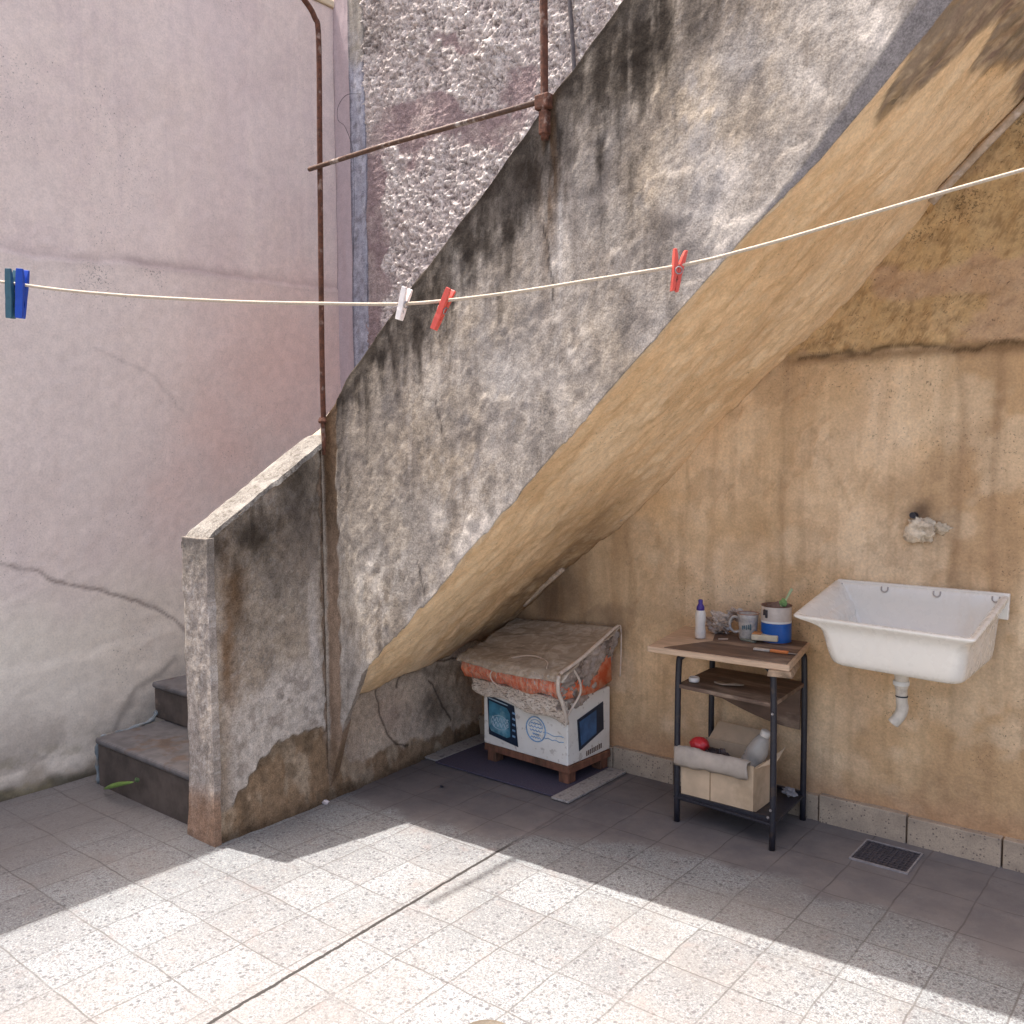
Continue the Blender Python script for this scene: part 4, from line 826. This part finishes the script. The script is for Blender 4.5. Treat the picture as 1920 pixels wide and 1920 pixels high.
bm = B(); prism(bm, [(x0+.01, y1, zz1), (x1-.01, y1, zz1), (x1-.03, y1+.07, zz1+.05), (x0+.02, y1+.07, zz1+.055)], [(x0+.01, y1+.004, zz1), (x1-.01, y1+.004, zz1), (x1-.03, y1+.074, zz1+.05), (x0+.02, y1+.074, zz1+.055)]); part('back_flap', bm, M_CB, cb)
bm = B(); box(bm, -1.644, -1.640, y0-.001, y0-.0002, zz0+.01, zz1-.05); part('seam', bm, simple('seam_brown', (.28, .18, .10), .2, 30, .8, 0), cb)
lab(part('red_ball', blobmesh((-1.742, 3.40, .305), .038, .12, 531, 3, 28, (1.1, 1, .85)), simple('red_plastic', (.62, .035, .04), .15, 30, .35, .1), smooth=True), 'bright red crumpled lump in the cardboard box under the desk', 'lump')
pb = thing('plastic_bottle', (-1.50, 3.42, .2), 'clear grey plastic bottle leaning in the cardboard box under the desk', 'bottle')
MM = Matrix.Translation(Vector((-1.545, 3.41, .20))) @ Matrix.Scale(1.18, 4) @ Matrix.Rotation(R_(22), 4, 'Y') @ Matrix.Rotation(R_(-4), 4, 'X')
part('body', lathe(B(), [(.036, 0), (.038, .01), (.038, .08), (.035, .085), (.038, .095), (.036, .12), (.026, .155), (.015, .178)], (0, 0, 0), 24, M=MM), simple('clear_pet', (.42, .39, .35), .1, 20, .12, .3, Alpha=.75), pb, smooth=True)
part('cap', lathe(B(), [(.016, .172), (.017, .176), (.017, .192), (.014, .194)], (0, 0, 0), 20, M=MM), simple('pale_cap', (.60, .55, .48), .1, 30, .4, 0), pb, smooth=True)
part('label', lathe(B(), [(.0386, .03), (.0386, .07)], (0, 0, 0), 24, False, False, M=MM), simple('label_grey', (.36, .33, .30), .1, 30, .5, 0), pb, smooth=True)
lab(part('dark_bag', blobmesh((-1.66, 3.43, .235), .075, .4, 541, 3, 30, (1.2, 1, .8)), simple('dark_plastic', (.045, .03, .03), .3, 30, .4, .5)), 'dark plastic bag filling the middle of the cardboard box under the desk', 'bag')
lab(part('rag', blobmesh((-1.415, 3.56, .135), .026, .4, 551, 3, 20, (1.2, 1, .7)), simple('grey_rag', (.22, .21, .22), .2, 30, .8, .5)), 'small grey rag on the bottom desk shelf, right behind the box', 'rag')

# ================================================================== SINK
s = NT('white_ceramic'); M_SINK = s.out(s.mixc(s.mp(s.noise(7, 6, .7, s.scale((1, 1, .35))), .52, .72, 0, .28), (.80, .76, .68), (.60, .50, .38)), s.mp(s.noise(20, 4), .3, .7, .15, .4), s.bump(s.noise(3, 2), .05, .01), Coat_Weight=.3)
sink = thing('sink', (-.97, 3.45, .75), 'large white ceramic laundry sink hung on the ochre wall', 'sink')
def rrect(x0, x1, y0, y1, r, zf, zk, n=6, yk=None):
    """rounded rectangle ring; z runs from zf (front) to zk (back)"""
    pts = []
    for cx, cy_, a0 in ((x1-r, y0+r, -90), (x1-r, y1-r*.3, 0), (x0+r, y1-r*.3, 90), (x0+r, y0+r, 180)):
        rr_ = r if cy_ < (y0+y1)/2 else r*.3
        for k in range(n+1):
            a = R_(a0+90*k/n); xx = cx+rr_*math.cos(a) + (0 if rr_ == r else (r-rr_)*(1 if cx > (x0+x1)/2 else -1)); yy = cy_+rr_*math.sin(a)
            pts.append([xx, yy])
    out = []
    for xx, yy in pts:
        f = (xx-(-1.0))/.6; yy2 = yy-(.075*f+.0)*(max(0, (3.66-yy))/.45)      # front runs slightly askew
        t_ = (yy-y0)/(y1-y0); out.append((xx, yy2, zf+(zk-zf)*t_))
    return out
YK = 3.672
rings = [rrect(-1.14, -.715, 3.26, YK, .05, .748, .752), rrect(-1.165, -.70, 3.238, YK, .055, .765, .765), rrect(-1.185, -.69, 3.224, YK, .05, .85, .87),
         rrect(-1.19, -.685, 3.220, YK, .045, .885, .93), rrect(-1.235, -.668, 3.205, YK, .035, .908, .955), rrect(-1.28, -.655, 3.195, YK, .022, .917, .985), rrect(-1.287, -.652, 3.190, YK, .018, .926, 1.0), rrect(-1.280, -.657, 3.195, YK, .016, .932, 1.007),
         rrect(-1.262, -.672, 3.212, YK-.012, .016, .932, 1.007), rrect(-1.235, -.69, 3.235, YK-.02, .03, .920, .985), rrect(-1.195, -.715, 3.255, YK-.03, .045, .87, .90), rrect(-1.15, -.745, 3.29, YK-.05, .05, .80, .80), rrect(-1.10, -.79, 3.33, YK-.09, .04, .785, .785)]
o = part('basin', loft(B(), rings), M_SINK, sink, smooth=True)
sb = o.modifiers.new('sub', 'SUBSURF'); sb.levels = 2; sb.render_levels = 2
bm = B(); prism(bm, [(-1.275, 3.66, .945), (-.655, 3.66, .915), (-.652, 3.66, 1.012), (-1.272, 3.66, 1.012)], [(-1.275, 3.684, .945), (-.655, 3.684, .915), (-.652, 3.684, 1.012), (-1.272, 3.684, 1.012)])
part('back_lip', bm, M_SINK, sink, bevel=.005, seg=3)
for x in (-1.262, -1.085, -.895, -.695):
    bm = B(); tube(bm, arc([(x-.012, 3.656, .999), (x-.011, 3.652, .985), (x, 3.650, .979), (x+.011, 3.652, .985), (x+.012, 3.656, .999)], 4), .0028, 6)
    part('hook', bm, simple('hook_grey', (.40, .36, .33), .1, 40, .4, 0), sink, smooth=True)
part('drain_hole', lathe(B(), [(.022, 0), (.022, .004), (.014, .003)], (-.95, 3.46, .784), 20), simple('chrome_dull', (.25, .23, .22), .1, 30, .3, 0, metallic=.8), sink)
dp = part('drain_pipe', tube(B(), arc([(-.962, 3.46, .755), (-.960, 3.46, .70), (-.960, 3.46, .665), (-.958, 3.462, .61), (-.956, 3.465, .585), (-.965, 3.462, .555), (-.985, 3.455, .525)], 5), [.026]*5+[.024]*6+[.0205]*7+[.021]*7+[.021]*6, 18), simple('grey_white_pipe', (.62, .57, .49), .12, 30, .5, .15, c2=(.48, .42, .35), amt=.3), sink, smooth=True)
part('collar', lathe(B(), [(.028, 0), (.0285, .004), (.0285, .012), (.027, .016)], (-.961, 3.46, .672), 20), M_WP, dp); part('ring_clip', lathe(B(), [(.0215, 0), (.0222, .002), (.0215, .005)], (-.958, 3.461, .628), 18), M_IRON, dp)
# capped pipe stub and plaster lump above the sink
fx = thing('pipe_stub', (-.96, YW, 1.24), 'broken pipe stub set in a pale plaster lump on the wall above the sink', 'pipe')
c = at(1728, 990, 1, YW-.02)
part('plaster_lump', blobmesh((c[0]-.002, YW-.018, c[2]-.004), .052, .35, 561, 3, 36, (1.15, .55, .95)), simple('pale_mortar', (.72, .61, .46), .25, 40, .9, .8, c2=(.44, .35, .25), amt=.4), fx, smooth=True)
part('plaster_tail', blobmesh((c[0]+.055, YW-.008, c[2]), .030, .4, 562, 3, 28, (1.3, .5, .7)), simple('pale_mortar_tail', (.62, .51, .37), .25, 40, .9, .8, c2=(.38, .30, .20), amt=.4), fx, smooth=True)
part('pipe_end', tube(B(), [(c[0]-.028, YW+.01, c[2]+.045), (c[0]-.030, YW-.035, c[2]+.048)], .012, 12), M_IRON, fx)

# ================================================================== FLOOR FITTINGS AND LITTER
s = NT('drain_grate'); v = s.vor(70); M_GR = s.out(s.mixc(s.mp(v, .15, .3), (.008, .008, .012), (.06, .055, .07)), .5, s.bump(v, .8, .005))
gr = thing('floor_drain', (-1.0, 3.49, 0), 'square dark floor grate set in the tiles against the plinth under the sink', 'drain')
bm = B()
for a in ((-1.112, -.902, 3.385, 3.391), (-1.112, -.902, 3.585, 3.591), (-1.112, -1.106, 3.391, 3.585), (-.908, -.902, 3.391, 3.585)): box(bm, *a, -.004, .006)
part('frame', bm, simple('worn_zinc', (.26, .24, .24), .2, 40, .5, .2), gr)
part('tray', box(B(), -1.106, -.908, 3.391, 3.585, -.012, .0008), M_GR, gr)
bm = B()
for k in range(11): box(bm, -1.103+k*.0187, -1.097+k*.0187, 3.392, 3.584, .001, .004)
for k in range(9): box(bm, -1.105, -.909, 3.405+k*.021, 3.409+k*.021, .0042, .0052)
part('grid_bars', bm, simple('dark_zinc', (.055, .05, .06), .2, 40, .5, .2), gr)
c = on_f = at(940, 1925, 2, 0.); lab(part('round_cover', lathe(B(), [(.075, 0), (.075, .003), (.066, .004), (.062, .002)], (c[0]+.0, c[1]-.062, 0), 30), simple('brown_cover', (.11, .085, .06), .3, 40, .7, .3)), 'round brownish inspection cover cut off by the bottom edge of the photo', 'cover')
# leaf at the first step
lf = thing('leaf', (-3.82, 1.99, .03), 'long green leaf leaning on the first step', 'leaf'); bm = B(); n = 14; r1 = []; r2 = []
P0 = at(196, 1478, 1, 1.985); P1 = at(252, 1466, 1, 1.985)
for k in range(n+1):
    t = k/n; w_ = .010*math.sin(math.pi*min(t*.93+.05, 1))**.7; cx = P0[0]+(P1[0]-P0[0])*t; cz = P0[2]+(P1[2]-P0[2])*t+.006*math.sin(t*3.1)
    r1.append(bm.verts.new((cx, 1.985-.012*math.sin(t*3), cz+w_))); r2.append(bm.verts.new((cx, 1.978-.02*math.sin(t*3), cz-w_)))
for k in range(n): bm.faces.new((r1[k], r1[k+1], r2[k+1], r2[k]))
ob = part('blade', bm, simple('leaf_green', (.10, .17, .03), .25, 40, .5, .2), lf, smooth=True); m = ob.modifiers.new('t', 'SOLIDIFY'); m.thickness = .0015
part('blade', blobmesh((P1[0]+.012, 1.99, P1[2]+.01), .013, .3, 571, 3, 14, (1.2, .6, .8)), simple('leaf_dark', (.05, .09, .03), .25, 40, .6, .2), lf)
c = at(828, 1476, 2, 0.); lab(part('pebble', blobmesh((c[0], c[1], .005), .009, .3, 575, 3, 14, (1, 1, .6)), M_IRON), 'tiny black pebble alone on the floor in front of the mat', 'pebble')
c = at(607, 1503, 2, 0.); ww = thing('sweet_wrapper', (c[0], c[1], 0), 'small white and red sweet wrapper on the floor at the foot of the parapet', 'wrapper')
part('foil', blobmesh((c[0]+.02, c[1]-.01, .006), .018, .5, 581, 3, 18, (1.2, .7, .4)), simple('foil_white', (.55, .50, .50), .2, 40, .4, .3), ww)
part('tip', blobmesh((c[0]-.006, c[1]-.02, .005), .010, .4, 585, 3, 14, (1.2, .7, .4)), simple('foil_red', (.28, .05, .05), .2, 40, .5, .3), ww)

# ================================================================== CLOTHES LINE
def line_plane():
    A = CAM+ray(0, 528)/F_PX*1.60; Bp = CAM+ray(1920, 318)/F_PX*1.22; d = Bp-A; n = np.array([-d[1], d[0], 0]); return A, n
LA, LN = line_plane()
def lp(u, v):
    d = ray(u, v); t = ((LA-CAM)@LN)/(d@LN); return CAM+d*t
rp = [lp(u, v) for u, v in ((0, 528), (110, 543), (220, 553), (330, 560), (460, 566), (600, 569), (745, 570), (850, 562), (970, 547), (1090, 528), (1290, 495), (1400, 468), (1500, 440), (1620, 404), (1750, 366), (1920, 318))]
d0 = (rp[0]-rp[1])/np.linalg.norm(rp[0]-rp[1]); t = (XP-rp[0][0])/d0[0]; e0 = rp[0]+d0*t*.5+np.array([0, 0, .03]); e1 = rp[0]+d0*t+np.array([0, 0, .12])
d1 = (rp[-1]-rp[-2])/np.linalg.norm(rp[-1]-rp[-2]); t = (YW-rp[-1][1])/d1[1]; g0 = rp[-1]+d1*t*.5+np.array([0, 0, .06]); g1 = rp[-1]+d1*t+np.array([0, 0, .2])
line = thing('clothes_line', tuple(e1), 'thin pale rope clothes line sagging across the courtyard from left to right', 'clothes line')
s = NT('twisted_rope'); wv = s.noise(350, 3)
M_ROPE = s.out(s.mixc(s.mp(wv, .3, .7), (.50, .42, .33), (.40, .32, .24)), .8, s.bump(wv, .35, .001))
part('rope', tube(B(), [Vector(e1), Vector(e0)]+arc(rp, 10)+[Vector(g0), Vector(g1)], .0026, 8), M_ROPE, line, smooth=True)
def hook(p, nrm): return tube(B(), [Vector(p)-Vector(nrm)*.03, Vector(p)+Vector(nrm)*.03], .005, 8)
part('hook', hook(e1, (1, 0, 0)), M_RUST, line); part('hook', hook(g1, (0, 1, 0)), M_RUST, line)
SD = Vector((LN[0], LN[1], 0)).normalized(); SD = -SD if SD.dot(Vector(FW)) > 0 else SD     # towards camera
def peg(u0, v0, u1, v1, uc, vc, m, label, turn=0, col2=None, wk=1.):
    """peg hanging on the line: top pixel, bottom pixel, clip point"""
    a, b, c = Vector(lp(u0, v0)), Vector(lp(u1, v1)), Vector(lp(uc, vc)); ax = (a-b); Ln = ax.length; ax.normalize()
    cr = Matrix.Rotation(R_(turn), 3, ax) @ SD; sd_ = ax.cross(cr).normalized(); cr = sd_.cross(ax)
    root = thing('clothes_peg', tuple(c), label, 'clothes peg', 'pegs on the clothes line')
    for k in (-1, 1):
        rings = []
        for t, off, th, wd in ((0, .0085, .0020, .0040), (.15, .0065, .0030, .0046), (.42, .0042, .0040, .0048), (.62, .0032, .0032, .0048), (.72, .0042, .0022, .0048), (.80, .0030, .0030, .0048), (.95, .0028, .0026, .0046), (1, .0042, .0012, .0042)):
            p = a-ax*(t*Ln) if False else b+ax*((1-t)*Ln)
            ctr = p+sd_*k*off
            rings.append([ctr+sd_*th+cr*wd*wk, ctr-sd_*th+cr*wd*wk, ctr-sd_*th-cr*wd*wk, ctr+sd_*th-cr*wd*wk])
        part('jaw', loft(B(), rings), m if k < 0 or col2 is None else col2, root, bevel=.0008)
    bm = B(); cc = b+ax*(.50*Ln)
    for k in range(3): tube(bm, [cc+cr*(.006-.006*k)*1.0+sd_*.0052*math.cos(q)+ax*.0052*math.sin(q) for q in np.linspace(0, 6.28, 12)], .0009, 5)
    part('spring', bm, simple('spring_steel', (.35, .33, .32), .1, 60, .35, 0, metallic=.8), root)
M_RED = simple('red_plastic_peg', (.62, .085, .06), .1, 40, .4, .05); M_BLU = simple('blue_plastic_peg', (.008, .06, .40), .1, 40, .3, .05); M_TEAL2 = simple('teal_plastic_peg', (.03, .10, .14), .15, 40, .35, .05)
M_WHT = simple('white_plastic_peg', (.80, .74, .70), .05, 40, .4, .05)
peg(43, 505, 38, 597, 42, 533, M_BLU, 'bright blue clothes peg at the left end of the line', 96, None, 1.5)
peg(23, 505, 20, 597, 22, 530, M_TEAL2, 'dark teal clothes peg right next to the blue one', 84, None, 1.5)
peg(764, 540, 748, 600, 757, 569, M_WHT, 'white clothes peg hanging over the parapet edge', 75)
peg(846, 542, 813, 618, 836, 564, M_RED, 'red clothes peg tilted left, beside the white peg', 80)
peg(1276, 468, 1264, 547, 1272, 499, M_RED, 'red clothes peg alone in the middle of the line, nearly upright', 25)
